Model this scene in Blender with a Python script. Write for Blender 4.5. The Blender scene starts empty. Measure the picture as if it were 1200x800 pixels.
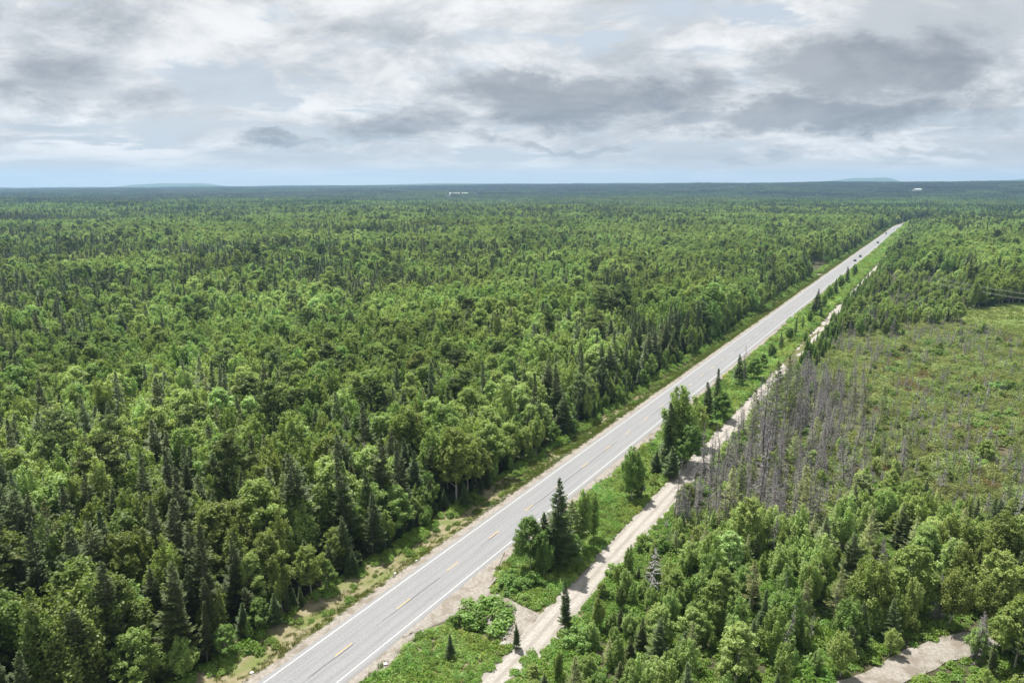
import bpy, math
import numpy as np

# ------------------------------------------------------------------ camera, sky, sun, exposure
SC = bpy.context.scene
COL = SC.collection
CAM_H = 61.33
AZ = 0.5636              # heading of the highway, clockwise from the view direction
OFF = -62.14             # sideways distance from the camera's foot to the highway axis
PITCH = math.atan(186 / 800)
cam_d = bpy.data.cameras.new('camera'); cam = bpy.data.objects.new('camera', cam_d); COL.objects.link(cam)
cam.location = (0, 0, CAM_H); cam.rotation_euler = (math.pi / 2 - PITCH, 0, 0)
cam_d.sensor_width = 36; cam_d.lens = 24.0; cam_d.clip_start = 0.5; cam_d.clip_end = 60000
SC.camera = cam
SC.view_settings.view_transform = 'Standard'; SC.view_settings.look = 'None'
SC.view_settings.exposure = 0.72; SC.view_settings.gamma = 1; SC.view_settings.use_curve_mapping = False
SC.render.engine = 'CYCLES'
cy = SC.cycles
cy.use_denoising = True
try: cy.denoiser = 'OPENIMAGEDENOISE'
except Exception: pass
cy.max_bounces = 6; cy.diffuse_bounces = 4; cy.glossy_bounces = 2; cy.transmission_bounces = 4
cy.volume_bounces = 0; cy.transparent_max_bounces = 4
cy.caustics_reflective = False; cy.caustics_refractive = False

SUN_EL, SUN_AZ = math.radians(66), math.radians(-32)      # azimuth clockwise from the view direction
sun_d = bpy.data.lights.new('sun', 'SUN'); sun = bpy.data.objects.new('sun', sun_d); COL.objects.link(sun)
sun_d.energy = 5.0; sun_d.angle = math.radians(0.6); sun_d.color = (1.0, 0.955, 0.88)
sun.rotation_euler = (-(math.pi / 2 - SUN_EL), 0, -SUN_AZ)

W = bpy.data.worlds.new('World'); SC.world = W; W.use_nodes = True

class NT:
    """tiny node helper"""
    def __init__(s, tree): s.t = tree; s.n = tree.nodes; s.l = tree.links
    def new(s, typ, **kw):
        n = s.n.new(typ)
        for k, v in kw.items(): setattr(n, k, v)
        return n
    def put(s, sock, v):
        if isinstance(v, bpy.types.NodeSocket): s.l.new(v, sock)
        elif v is not None: sock.default_value = v
    def m(s, op, a, b=None, c=None, clamp=False):
        n = s.new('ShaderNodeMath', operation=op); n.use_clamp = clamp
        s.put(n.inputs[0], a); s.put(n.inputs[1], b)
        if c is not None: s.put(n.inputs[2], c)
        return n.outputs[0]
    def mix(s, f, a, b, mode='MIX'):
        n = s.new('ShaderNodeMix', data_type='RGBA', blend_type=mode)
        s.put(n.inputs[0], f); s.put(n.inputs[6], a); s.put(n.inputs[7], b)
        return n.outputs[2]
    def ramp(s, v, lo, hi, smooth=True):
        n = s.new('ShaderNodeMapRange', interpolation_type='SMOOTHSTEP' if smooth else 'LINEAR')
        s.put(n.inputs[0], v); n.inputs[1].default_value = lo; n.inputs[2].default_value = hi
        return n.outputs[0]
    def noise(s, vec, scale, detail=4, rough=.55, dist=0.0, dims='3D', w=0.0):
        n = s.new('ShaderNodeTexNoise', noise_dimensions=dims)
        s.put(n.inputs['Vector'], vec)
        n.inputs['Scale'].default_value = scale; n.inputs['Detail'].default_value = detail
        n.inputs['Roughness'].default_value = rough; n.inputs['Distortion'].default_value = dist
        if dims == '4D': n.inputs['W'].default_value = w
        return n.outputs[0]
    def xyz(s, x, y, z=0.0):
        n = s.new('ShaderNodeCombineXYZ'); s.put(n.inputs[0], x); s.put(n.inputs[1], y); s.put(n.inputs[2], z)
        return n.outputs[0]

def build_world():
    N = NT(W.node_tree); N.n.clear()
    out = N.new('ShaderNodeOutputWorld'); bg = N.new('ShaderNodeBackground'); bg.inputs[1].default_value = 0.097
    N.l.new(bg.outputs[0], out.inputs[0])
    sky = N.new('ShaderNodeTexSky', sky_type='NISHITA'); sky.sun_disc = False
    sky.sun_elevation = SUN_EL; sky.sun_rotation = SUN_AZ; sky.air_density = 1.2; sky.dust_density = 2.5
    tc = N.new('ShaderNodeTexCoord'); sep = N.new('ShaderNodeSeparateXYZ'); N.l.new(tc.outputs['Generated'], sep.inputs[0])
    x, y, z = sep.outputs
    zz = N.m('ADD', N.m('MAXIMUM', z, 0.0), 0.075)
    P = N.xyz(N.m('DIVIDE', x, zz), N.m('DIVIDE', y, zz), 0.0)
    # thin bright veil with torn gaps, then thicker grey bases
    veil = N.noise(P, 0.62, 9, .58, .35)
    fine = N.noise(P, 2.3, 8, .62, .2, '4D', 3.0)
    base = N.noise(P, 0.46, 7, .55, .5, '4D', 7.3)
    # the heavier clouds that stand over the far ridge: soft ellipses in the forward sky
    yy = N.m('MAXIMUM', y, 0.05)
    u0 = N.m('DIVIDE', x, yy); v0 = N.m('DIVIDE', z, yy)
    wob = N.noise(N.xyz(u0, N.m('MULTIPLY', v0, 2.2), 0.0), 5.0, 7, .6, .4)
    wob2 = N.noise(N.xyz(u0, N.m('MULTIPLY', v0, 2.2), 4.0), 7.0, 6, .6, .3)
    u = N.m('ADD', u0, N.m('MULTIPLY_ADD', wob, .42, -.21)); v = N.m('ADD', v0, N.m('MULTIPLY_ADD', wob2, .13, -.065))
    fwd = N.ramp(y, 0.05, 0.3)
    heavy = None
    for (px, py, rx, ry, s) in SKY_CLOUDS:
        cu = (px - 600) / 800 * 1.0; cv = math.tan(math.atan((400 - py) / 800) - PITCH)
        cu = cu / math.cos(PITCH) * math.cos(math.atan(cv)) if False else cu / (math.cos(PITCH) + (400 - py) / 800 * math.sin(PITCH))
        du = N.m('MULTIPLY', N.m('SUBTRACT', u, cu), 800 / rx); dv = N.m('MULTIPLY', N.m('SUBTRACT', v, cv), 800 / ry)
        q = N.m('SQRT', N.m('MULTIPLY_ADD', du, du, N.m('MULTIPLY', dv, dv)))
        b = N.m('MULTIPLY', N.ramp(q, 1.7, 0.0), s)
        heavy = b if heavy is None else N.m('MAXIMUM', heavy, b)
    heavy = N.m('MULTIPLY', heavy, fwd)
    gaps = None
    for (px, py, rx, ry, s) in SKY_GAPS:
        cv = math.tan(math.atan((400 - py) / 800) - PITCH); cu = (px - 600) / 800 / (math.cos(PITCH) + (400 - py) / 800 * math.sin(PITCH))
        du = N.m('MULTIPLY', N.m('SUBTRACT', u, cu), 800 / rx); dv = N.m('MULTIPLY', N.m('SUBTRACT', v, cv), 800 / ry)
        q = N.m('SQRT', N.m('MULTIPLY_ADD', du, du, N.m('MULTIPLY', dv, dv)))
        b = N.m('MULTIPLY', N.ramp(q, 1.2, 0.1), s)
        gaps = b if gaps is None else N.m('MAXIMUM', gaps, b)
    gaps = N.m('MULTIPLY', gaps, fwd)
    # colours (background strength is 0.1)
    G = N.xyz(N.m('MULTIPLY', u0, 2.4), N.m('MULTIPLY', N.m('SQRT', N.m('MAXIMUM', v0, 0.0)), 4.6), 0.0)                 # flattened like cloud layers seen edge on
    G = N.mix(fwd, P, G)
    puff = N.noise(G, 1.7, 12, .64, .3); rag = N.noise(G, 3.2, 12, .68, .35, '4D', 5.0)
    blue = N.mix(0.9, sky.outputs[0], (3.8, 4.2, 4.7, 1))
    white = N.mix(N.ramp(puff, .40, .62), (3.7, 3.9, 4.15, 1), (5.9, 5.95, 6.0, 1))
    cover = N.ramp(N.m('SUBTRACT', N.m('MULTIPLY_ADD', N.m('SUBTRACT', rag, .5), 1.1, N.ramp(veil, .34, .56)), N.m('MULTIPLY', gaps, 1.05)), .05, .6)
    c = N.mix(cover, blue, white)
    hs = N.m('MULTIPLY_ADD', N.m('SUBTRACT', rag, .5), .9, heavy)
    hv = N.m('MULTIPLY', N.ramp(hs, .18, .85), N.ramp(heavy, .0, .3))
    gr = N.m('MULTIPLY', N.ramp(N.m('ADD', base, N.m('MULTIPLY', N.m('SUBTRACT', rag, .5), .5)), .46, .74), .36)
    grey_amt = N.m('MAXIMUM', gr, hv)
    c = N.mix(grey_amt, c, N.mix(N.ramp(puff, .35, .65), (1.85, 2.05, 2.35, 1), (2.75, 2.95, 3.2, 1)))
    low = N.ramp(z, 0.05, 0.0)
    c = N.mix(N.m('MULTIPLY', low, .8), c, (4.2, 4.1, 4.0, 1))
    N.l.new(c, bg.inputs[0])
# px, py, radius x, radius y, weight (picture positions of the cloud bases seen in the sky)
SKY_CLOUDS = [(1020, 78, 150, 46, .95), (930, 136, 190, 26, 1.), (660, 116, 150, 30, .95), (800, 100, 80, 34, .8),
    (350, 167, 60, 12, .75), (470, 142, 80, 26, .7), (60, 88, 120, 36, .62), (130, 25, 150, 28, .5), (1180, 125, 60, 32, .7),
    (400, 40, 200, 45, .42), (1090, 172, 120, 11, .6), (660, 178, 90, 10, .65), (560, 168, 70, 11, .6), (930, 185, 120, 8, .5),
    (60, 168, 110, 9, .35), (1190, 60, 60, 50, .45), (250, 190, 160, 7, .3)]
SKY_GAPS = [(290, 100, 120, 34, 1.), (200, 140, 150, 30, .9), (80, 150, 130, 24, .6), (680, 52, 70, 14, .7), (905, 22, 40, 14, .6), (560, 90, 60, 20, .4), (420, 160, 60, 14, .5)]
build_world()

# ------------------------------------------------------------------ helpers
sA, cA = math.sin(AZ), math.cos(AZ)
def TD(t, d): return (d + OFF) * cA + t * sA, -(d + OFF) * sA + t * cA       # along / across the highway -> ground
def toTD(x, y): return x * sA + y * cA, x * cA - y * sA - OFF
def PX(px, py, z=0.0):                                                      # ray of a picture point down to height z
    dx, dy = (px - 600) / 800, -(py - 400) / 800
    D = (dx, math.cos(PITCH) + dy * math.sin(PITCH), -math.sin(PITCH) + dy * math.cos(PITCH))
    k = (z - CAM_H) / D[2]
    return k * D[0], k * D[1]

_rng = np.random.default_rng(11)
_G = [( _rng.uniform(-1, 1, 64), _rng.uniform(0, 6.28, 64), _rng.uniform(0, 6.28, 64)) for _ in range(12)]
def vnoise(x, y, scale, k=0, oct=3):
    """smooth value noise, about -1..1"""
    x = np.asarray(x, float); y = np.asarray(y, float); out = np.zeros(np.broadcast(x, y).shape); amp = 1; tot = 0
    for o in range(oct):
        gx, gy = x / scale * 2 ** o + 17.3 * k + 5 * o, y / scale * 2 ** o - 9.1 * k + 3 * o
        ix, iy = np.floor(gx).astype(np.int64), np.floor(gy).astype(np.int64); fx, fy = gx - ix, gy - iy
        fx = fx * fx * (3 - 2 * fx); fy = fy * fy * (3 - 2 * fy)
        def h(a, b):
            n = (a * 374761393 + b * 668265263 + k * 974711 + o * 1442695) & 0x7fffffff
            n = ((n ^ (n >> 13)) * 1274126177) & 0x7fffffff
            return ((n ^ (n >> 16)) & 0xffff) / 32767.5 - 1
        v = (h(ix, iy) * (1 - fx) + h(ix + 1, iy) * fx) * (1 - fy) + (h(ix, iy + 1) * (1 - fx) + h(ix + 1, iy + 1) * fx) * fy
        out = out + v * amp; tot += amp; amp *= .5
    return out / tot * 1.6
def sstep(a, b, x): 
    q = np.clip((np.asarray(x, float) - a) / (b - a), 0, 1); return q * q * (3 - 2 * q)

PD = [-400, -16, -12.5, -9.2, -6.2, -4.7, 0, 4.95, 6.8, 10, 15, 18.2, 23.2, 26, 400]
PZ = [-.75, -.75, -.6, -.72, -.1, 0, 0, 0, -.1, -.6, -.5, -.2, -.2, -.75, -.75]
def terrain(x, y):
    """height of the ground"""
    x = np.asarray(x, float); y = np.asarray(y, float)
    t, d = toTD(x, y); r = np.hypot(x, y); a = np.arctan2(x, y)
    z = np.interp(d, PD, PZ)
    z = z + sstep(70, 220, np.abs(d)) * sstep(300, 900, r) * vnoise(x, y, 420, 1, 2) * 4.0
    prof = np.interp(np.degrees(a), [-50, -37, -25, -12, 0, 10, 20, 30, 37, 50], [0, 0, 10, 16, 30, 32, 41, 48, 50, 50])
    rs = np.interp(np.degrees(a), [-30, 0, 15, 30], [5200, 4600, 3900, 3700]); z = z + sstep(0, 1, (r - 2500) / (rs - 2500)) * prof * (1 + .20 * vnoise(x, y, 1300, 2, 3))
    z = z + sstep(2500, 5000, r) * vnoise(x, y, 700, 3, 2) * 3.5
    return z

def link(name, mesh, mat=None, parent=None, **props):
    o = bpy.data.objects.new(name, mesh)
    if mat is not None and not mesh.materials: mesh.materials.append(mat)
    COL.objects.link(o)
    if parent is not None: o.parent = parent
    for k, v in props.items(): o[k] = v
    return o
def empty(name, loc, rz=0.0, scale=1.0, **props):
    o = bpy.data.objects.new(name, None); COL.objects.link(o); o.empty_display_size = .5
    o.location = loc; o.rotation_euler = (0, 0, rz); o.scale = (scale,) * 3 if not isinstance(scale, tuple) else scale
    for k, v in props.items(): o[k] = v
    return o

class MB:
    """collects triangles and quads (numpy) into one mesh with material indices and a per-face value"""
    def __init__(s): s.v = []; s.f3 = []; s.f4 = []; s.n = 0; s.a3 = []; s.a4 = []; s.m3 = []; s.m4 = []
    def quads(s, V, val=None, mi=0):       # V (n,4,3)
        V = np.asarray(V, float); n = len(V); s.v.append(V.reshape(-1, 3))
        s.f4.append(np.arange(n * 4).reshape(n, 4) + s.n); s.n += n * 4
        s.a4.append(np.zeros(n) + (.5 if val is None else val)); s.m4.append(np.full(n, mi))
    def tris(s, V, val=None, mi=0):
        V = np.asarray(V, float); n = len(V); s.v.append(V.reshape(-1, 3))
        s.f3.append(np.arange(n * 3).reshape(n, 3) + s.n); s.n += n * 3
        s.a3.append(np.zeros(n) + (.5 if val is None else val)); s.m3.append(np.full(n, mi))
    def grid(s, V, mi=0, closed=False):    # V (rows, cols, 3), shared vertices
        V = np.asarray(V, float); r, c = V.shape[:2]; s.v.append(V.reshape(-1, 3)); I = np.arange(r * c).reshape(r, c) + s.n; s.n += r * c
        if closed: I = np.concatenate([I, I[:, :1]], 1)
        q = np.stack([I[:-1, :-1], I[:-1, 1:], I[1:, 1:], I[1:, :-1]], -1).reshape(-1, 4)
        s.f4.append(q); s.a4.append(np.full(len(q), .5)); s.m4.append(np.full(len(q), mi))
    def tube(s, pts, rad, sides=6, mi=0):
        pts = np.asarray(pts, float); rad = np.asarray(rad, float)
        tg = np.gradient(pts, axis=0); tg /= np.linalg.norm(tg, axis=1, keepdims=True) + 1e-9
        ref = np.where(np.abs(tg[:, 2:3]) > .9, np.array([[1., 0, 0]]), np.array([[0, 0, 1.]]))
        a = np.cross(tg, ref); a /= np.linalg.norm(a, axis=1, keepdims=True) + 1e-9; b = np.cross(tg, a)
        th = np.arange(sides) / sides * 2 * np.pi
        V = pts[:, None] + rad[:, None, None] * (np.cos(th)[None, :, None] * a[:, None] + np.sin(th)[None, :, None] * b[:, None])
        s.grid(V, mi, True)
    def box(s, lo, hi, mi=0):
        x0, y0, z0 = lo; x1, y1, z1 = hi
        c = np.array([[x0, y0, z0], [x1, y0, z0], [x1, y1, z0], [x0, y1, z0], [x0, y0, z1], [x1, y0, z1], [x1, y1, z1], [x0, y1, z1]])
        s.quads(c[np.array([[0, 3, 2, 1], [4, 5, 6, 7], [0, 1, 5, 4], [1, 2, 6, 5], [2, 3, 7, 6], [3, 0, 4, 7]])], mi=mi)
    def mesh(s, name, mats=(), smooth=False):
        me = bpy.data.meshes.new(name)
        v = np.concatenate(s.v) if s.v else np.zeros((0, 3))
        f3 = np.concatenate(s.f3) if s.f3 else np.zeros((0, 3), int); f4 = np.concatenate(s.f4) if s.f4 else np.zeros((0, 4), int)
        me.vertices.add(len(v)); me.vertices.foreach_set('co', v.ravel())
        nl = f3.size + f4.size; me.loops.add(nl); me.loops.foreach_set('vertex_index', np.concatenate([f3.ravel(), f4.ravel()]).astype(np.int32))
        me.polygons.add(len(f3) + len(f4))
        st = np.concatenate([np.arange(len(f3)) * 3, f3.size + np.arange(len(f4)) * 4]).astype(np.int32)
        me.polygons.foreach_set('loop_start', st)
        if mats is not None:
            for m in mats: me.materials.append(m)
        mi = np.concatenate(s.m3 + s.m4).astype(np.int32) if (s.m3 or s.m4) else np.zeros(0, np.int32)
        me.polygons.foreach_set('material_index', mi)
        if smooth: me.polygons.foreach_set('use_smooth', np.ones(len(mi), bool))
        at = me.attributes.new('leaf', 'FLOAT', 'FACE'); at.data.foreach_set('value', np.concatenate(s.a3 + s.a4).astype(np.float32))
        me.update(calc_edges=True)
        return me

# ------------------------------------------------------------------ materials
def material(name):
    m = bpy.data.materials.new(name); m.use_nodes = True; N = NT(m.node_tree); N.n.clear()
    out = N.new('ShaderNodeOutputMaterial'); b = N.new('ShaderNodeBsdfPrincipled'); N.l.new(b.outputs[0], out.inputs[0])
    return m, N, b, out
def foliage(name, col, trans=.4, rough=.5, spec=.35, tcol=None):
    """leaf: per-plant hue and value come from the plant, per-leaf value from the mesh"""
    m, N, b, out = material(name)
    def at(n, typ):
        a = N.new('ShaderNodeAttribute', attribute_type=typ); a.attribute_name = n; return a.outputs['Fac']
    hue, val, leaf = at('hue', 'INSTANCER'), at('val', 'INSTANCER'), at('leaf', 'GEOMETRY')
    hs = N.new('ShaderNodeHueSaturation'); hs.inputs['Color'].default_value = (*col, 1)
    N.put(hs.inputs['Hue'], N.m('ADD', .5, N.m('ADD', hue, N.m('MULTIPLY_ADD', leaf, .02, -.01))))
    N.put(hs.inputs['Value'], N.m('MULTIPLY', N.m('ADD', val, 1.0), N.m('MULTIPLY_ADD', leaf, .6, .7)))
    sat = N.m('SUBTRACT', 1.0, N.m('MULTIPLY', N.m('MAXIMUM', val, 0.0), .30)); N.put(hs.inputs['Saturation'], sat)
    c = hs.outputs[0]
    N.l.new(c, b.inputs['Base Color']); b.inputs['Roughness'].default_value = rough
    b.inputs['Specular IOR Level'].default_value = spec
    tr = N.new('ShaderNodeBsdfTranslucent'); N.l.new(N.mix(1.0, c, (*(tcol or (1.02, 1.15, .5)), 1), 'MULTIPLY'), tr.inputs[0])
    mx = N.new('ShaderNodeMixShader'); mx.inputs[0].default_value = trans
    N.l.new(b.outputs[0], mx.inputs[1]); N.l.new(tr.outputs[0], mx.inputs[2]); N.l.new(mx.outputs[0], out.inputs[0])
    return m
def rough_mat(name, c1, c2, scale, c3=None, rough=.9, bump=.3, spec=.2, coord='Object', detail=6, metallic=0):
    m, N, b, out = material(name)
    tc = N.new('ShaderNodeTexCoord').outputs[coord]
    f = N.noise(tc, scale, detail, .6, .2)
    c = N.mix(N.ramp(f, .32, .68), (*c1, 1), (*c2, 1))
    if c3: c = N.mix(N.ramp(N.noise(tc, scale * .21, 5, .55), .48, .66), c, (*c3, 1))
    N.l.new(c, b.inputs['Base Color']); b.inputs['Roughness'].default_value = rough; b.inputs['Specular IOR Level'].default_value = spec
    b.inputs['Metallic'].default_value = metallic
    if bump:
        bp = N.new('ShaderNodeBump'); bp.inputs['Strength'].default_value = bump; bp.inputs['Distance'].default_value = .1
        N.l.new(N.noise(tc, scale * 3.1, 5, .6), bp.inputs['Height']); N.l.new(bp.outputs[0], b.inputs['Normal'])
    return m

M = {}
M['leaf'] = foliage('broadleaf foliage', (.225, .330, .090), .48, .52, .3)
M['spruce'] = foliage('spruce needles', (.088, .132, .046), .2, .6, .25)
M['pine'] = foliage('pine needles', (.135, .195, .066), .25, .55, .3)
M['tamarack'] = foliage('tamarack needles', (.190, .235, .085), .4, .6, .25)
M['shrub'] = foliage('shrub foliage', (.180, .290, .058), .42, .5, .35)
M['heath'] = foliage('bog heath foliage', (.195, .240, .075), .4, .6, .25)
M['weed'] = foliage('weed foliage', (.195, .300, .055), .44, .55, .3)
M['grass'] = foliage('grass blades', (.150, .190, .050), .35, .6, .25)
M['deadwood'] = rough_mat('grey dead wood', (.23, .212, .212), (.34, .32, .318), 3, (.17, .152, .152), .9, .0)
M['deadtrunk'] = rough_mat('weathered dead trunk', (.12, .108, .105), (.20, .185, .18), 3, (.09, .08, .075), .9, .0)
M['bark'] = rough_mat('brown grey bark', (.10, .085, .07), (.19, .17, .15), 5, None, .9, .2)
M['birch'] = rough_mat('pale aspen bark', (.30, .29, .25), (.48, .47, .43), 4, (.10, .095, .085), .8, .1)
M['silver'] = rough_mat('bleached snag wood', (.42, .41, .40), (.6, .59, .57), 4, None, .8, .1)
M['floor'] = rough_mat('forest floor', (.045, .045, .022), (.085, .075, .045), .5, (.05, .075, .022), .95, .5)
M['bogfloor'] = rough_mat('bog moss', (.085, .10, .035), (.13, .13, .05), .6, (.10, .085, .05), .95, .5)
M['verge'] = rough_mat('verge soil and grass', (.17, .155, .075), (.24, .21, .14), .8, (.13, .155, .05), .95, .5)
M['gravel'] = rough_mat('roadside gravel', (.215, .195, .17), (.31, .285, .255), 2.2, (.19, .165, .135), .95, .5)
M['wood'] = rough_mat('weathered post wood', (.10, .09, .08), (.17, .15, .13), 6, None, .9, .2)
def plain(name, col, rough=.5, metallic=0.0, spec=.5):
    return rough_mat(name, col, tuple(c * .9 for c in col), 3, None, rough, 0, spec, metallic=metallic)
M['white'] = plain('white painted metal', (.72, .72, .70)); M['wire'] = plain('aluminium conductor', (.45, .45, .46), .4)
M['blue'] = plain('blue plastic', (.03, .22, .42)); M['roofgrey'] = plain('pale grey roofing', (.55, .56, .57))
M['door'] = plain('dark door', (.08, .08, .09)); M['litter'] = plain('white plastic litter', (.78, .78, .77))

def asphalt():
    m, N, b, out = material('worn asphalt')
    tc = N.new('ShaderNodeTexCoord').outputs['Object']; sp = N.new('ShaderNodeSeparateXYZ'); N.l.new(tc, sp.inputs[0]); x, y, _ = sp.outputs
    lng = N.xyz(N.m('MULTIPLY', x, 1.0), N.m('MULTIPLY', y, .05), 0.0)
    n1 = N.noise(tc, 3.5, 6, .65); n2 = N.noise(lng, 1.3, 5, .55); n3 = N.noise(tc, .12, 4, .5)
    c = N.mix(N.ramp(n1, .3, .7), (.190, .193, .200, 1), (.250, .253, .260, 1))
    c = N.mix(N.m('MULTIPLY', N.ramp(n2, .45, .75), .35), c, (.155, .158, .164, 1))
    c = N.mix(N.m('MULTIPLY', N.ramp(n3, .45, .7), .3), c, (.235, .237, .240, 1))
    wobx = N.m('ADD', x, N.m('MULTIPLY_ADD', N.noise(N.xyz(0.0, y, 0.0), .15, 3), .5, -.25))
    def band(c0, w, s):
        return N.m('MULTIPLY', N.ramp(N.m('ABSOLUTE', N.m('SUBTRACT', wobx, c0)), w, w * .3), s)
    for c0, w, s in ((-2.75, .5, .22), (-1.05, .5, .22), (1.05, .5, .26), (2.75, .5, .26)):      # wheel paths
        c = N.mix(band(c0, w, s), c, (.150, .152, .158, 1))
    seam = N.m('MULTIPLY', band(.28, .17, .75), N.ramp(N.noise(N.xyz(0.0, y, 7.0), .09, 4), .42, .56))
    c = N.mix(seam, c, (.07, .07, .072, 1))
    seam = N.m('MULTIPLY', band(-1.9, .08, .45), N.ramp(N.noise(N.xyz(0.0, y, 3.0), .05, 4), .45, .6))
    c = N.mix(seam, c, (.08, .08, .082, 1))
    edge = N.ramp(N.m('ABSOLUTE', wobx), 4.25, 4.85)
    c = N.mix(N.m('MULTIPLY', edge, N.m('MULTIPLY_ADD', n1, .7, .1)), c, (.15, .145, .14, 1))
    N.l.new(c, b.inputs['Base Color']); b.inputs['Roughness'].default_value = .8; b.inputs['Specular IOR Level'].default_value = .3
    bp = N.new('ShaderNodeBump'); bp.inputs['Strength'].default_value = .2; bp.inputs['Distance'].default_value = .02
    N.l.new(N.noise(tc, 30, 3), bp.inputs['Height']); N.l.new(bp.outputs[0], b.inputs['Normal'])
    return m
def paint(name, col):
    m, N, b, out = material(name)
    tc = N.new('ShaderNodeTexCoord').outputs['Object']
    w = N.ramp(N.noise(tc, 5, 6, .7), .48, .68)
    N.l.new(N.mix(N.m('MULTIPLY', w, .75), (*col, 1), (.25, .25, .25, 1)), b.inputs['Base Color']); b.inputs['Roughness'].default_value = .6
    return m
def lane_mat():
    m, N, b, out = material('packed gravel lane')
    tc = N.new('ShaderNodeTexCoord').outputs['Object']; sp = N.new('ShaderNodeSeparateXYZ'); N.l.new(tc, sp.inputs[0]); x, y, _ = sp.outputs
    n1 = N.noise(tc, 2.6, 7, .65); n2 = N.noise(N.xyz(x, N.m('MULTIPLY', y, .08), 0.0), 1.4, 5, .6)
    c = N.mix(N.ramp(n1, .3, .7), (.27, .25, .225, 1), (.37, .345, .315, 1))
    wobx = N.m('ADD', x, N.m('MULTIPLY_ADD', N.noise(N.xyz(0.0, y, 0.0), .1, 3), .8, -.4))
    for c0 in (19.0, 20.75, 22.4):                                                     # loose, darker stone between the wheel tracks
        s = N.m('MULTIPLY', N.ramp(N.m('ABSOLUTE', N.m('SUBTRACT', wobx, c0)), .55, .1), N.m('MULTIPLY_ADD', n2, .9, .05))
        c = N.mix(s, c, (.185, .165, .14, 1))
    N.l.new(c, b.inputs['Base Color']); b.inputs['Roughness'].default_value = .95
    bp = N.new('ShaderNodeBump'); bp.inputs['Strength'].default_value = .6; bp.inputs['Distance'].default_value = .05
    N.l.new(N.noise(tc, 9, 5, .7), bp.inputs['Height']); N.l.new(bp.outputs[0], b.inputs['Normal'])
    return m
M['asphalt'] = asphalt(); M['whitepaint'] = paint('white road paint', (.52, .52, .51)); M['yellowpaint'] = paint('yellow road paint', (.50, .33, .09)); M['lane'] = lane_mat()

# ------------------------------------------------------------------ ground and hills
def build_ground():
    # polar sheet: fine near the camera, coarse towards the horizon
    rr = np.concatenate([[0], np.geomspace(15, 400, 60), np.geomspace(410, 9000, 110)])
    aa = np.radians(np.concatenate([np.arange(-180, -60, 6), np.arange(-60, 60, .75), np.arange(60, 180, 6)]))
    R, A = np.meshgrid(rr, aa, indexing='ij'); R = np.where(np.abs(A) > math.radians(60.5), np.minimum(R, 40 + R * .22), R); X, Y = R * np.sin(A), R * np.cos(A)
    t, d = toTD(X, Y)
    Z = terrain(X, Y)
    Z = Z - np.where((d > -14) & (d < 27) & (t > -300) & (t < 1700), .45 , 0) - np.where(R < 1500, .0, 0)
    mb = MB(); mb.grid(np.stack([X, Y, Z], -1), closed=True)
    link('ground', mb.mesh('ground', [M['floor']], True), kind='structure')
def strip(name, mat, d0, d1, t0, t1, step, z0=None, wob0=0.0, wob1=0.0, cols=6, lift=0.0, seed=0, dof=None, zfun=None, **props):
    """a sheet along the highway between two offsets with uneven edges; local x across, y along"""
    t = np.arange(t0, t1 + step, step)
    a = d0 + wob0 * vnoise(t, 0 * t + seed, 4, seed, 3) if wob0 else np.full_like(t, d0)
    b = d1 + wob1 * vnoise(t, 0 * t + seed + 9, 4, seed + 1, 3) if wob1 else np.full_like(t, d1)
    if dof is not None: a, b = a + dof(t)[0], b + dof(t)[1]
    k = np.linspace(0, 1, cols + 1); D = a[:, None] * (1 - k) + b[:, None] * k; T = np.repeat(t[:, None], cols + 1, 1)
    Z = np.interp(D, PD, PZ) + lift if zfun is None else zfun(T, D)
    BX = bend(T); mb = MB(); mb.grid(np.stack([D + BX, T, Z], -1))
    o = link(name, mb.mesh(name, [mat], True), **props); o.location = (*TD(0, 0), 0); o.rotation_euler = (0, 0, -AZ)
    return o
def bend(t): return np.maximum(np.asarray(t, float) - 1080, 0) ** 2 * 0.00035          # the highway swings away behind the trees
build_ground()
strip('verge', M['verge'], -13.5, -4.3, -60, 1500, 1.0, lift=-.012, wob0=1.2, kind='structure', cols=12)
strip('verge', M['verge'], 4.6, 26.0, -60, 1500, 1.0, lift=-.012, wob1=1.2, kind='structure', cols=20)
strip('shoulder', M['gravel'], -6.3, -4.3, -60, 1500, .5, lift=.004, wob0=.45, seed=2, kind='structure', cols=4,
      dof=lambda t: (-1.3 * np.exp(-((t - 104) / 7) ** 2) - .9 * sstep(108, 125, t) * (1 - sstep(150, 190, t)), 0 * t))
strip('shoulder', M['gravel'], 4.6, 6.7, -60, 1500, .5, lift=.004, wob1=.45, seed=4, kind='structure', cols=4,
      dof=lambda t: (0 * t, .5 + .9 * np.exp(-((t - 86) / 7) ** 2)))
HW = strip('highway', M['asphalt'], -4.62, 4.98, -60, 1500, 1.0, zfun=lambda T, D: .03 - .0016 * D * D * .6, wob0=.06, wob1=.09, seed=6, cols=8, kind='structure')
def paint_strip(name, mat, d0, d1, t0, t1, step, parent):
    t = np.arange(t0, t1 + .01, step); D = np.array([d0, d1])[None].repeat(len(t), 0); T = t[:, None].repeat(2, 1)
    mb = MB(); mb.grid(np.stack([D + bend(T), T, .038 - .00096 * D * D], -1)); return link(name, mb.mesh(name, [mat]), parent=parent)
paint_strip('edge_line', M['whitepaint'], -3.965, -3.83, -60, 1500, 4, HW)
paint_strip('edge_line', M['whitepaint'], 3.83, 3.965, -60, 1500, 4, HW)
dash = MB(); dash.grid(np.array([[[-.07, 0, 0], [.07, 0, 0]], [[-.07, 3.05, 0], [.07, 3.05, 0]]])); dash = dash.mesh('dash', [M['yellowpaint']])
for k in range(-2, 100):
    o = link('centre_dash', dash, parent=HW); tt = 54.2 + 12.19 * k; o.location = (float(bend(tt)), tt, .039)

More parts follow.
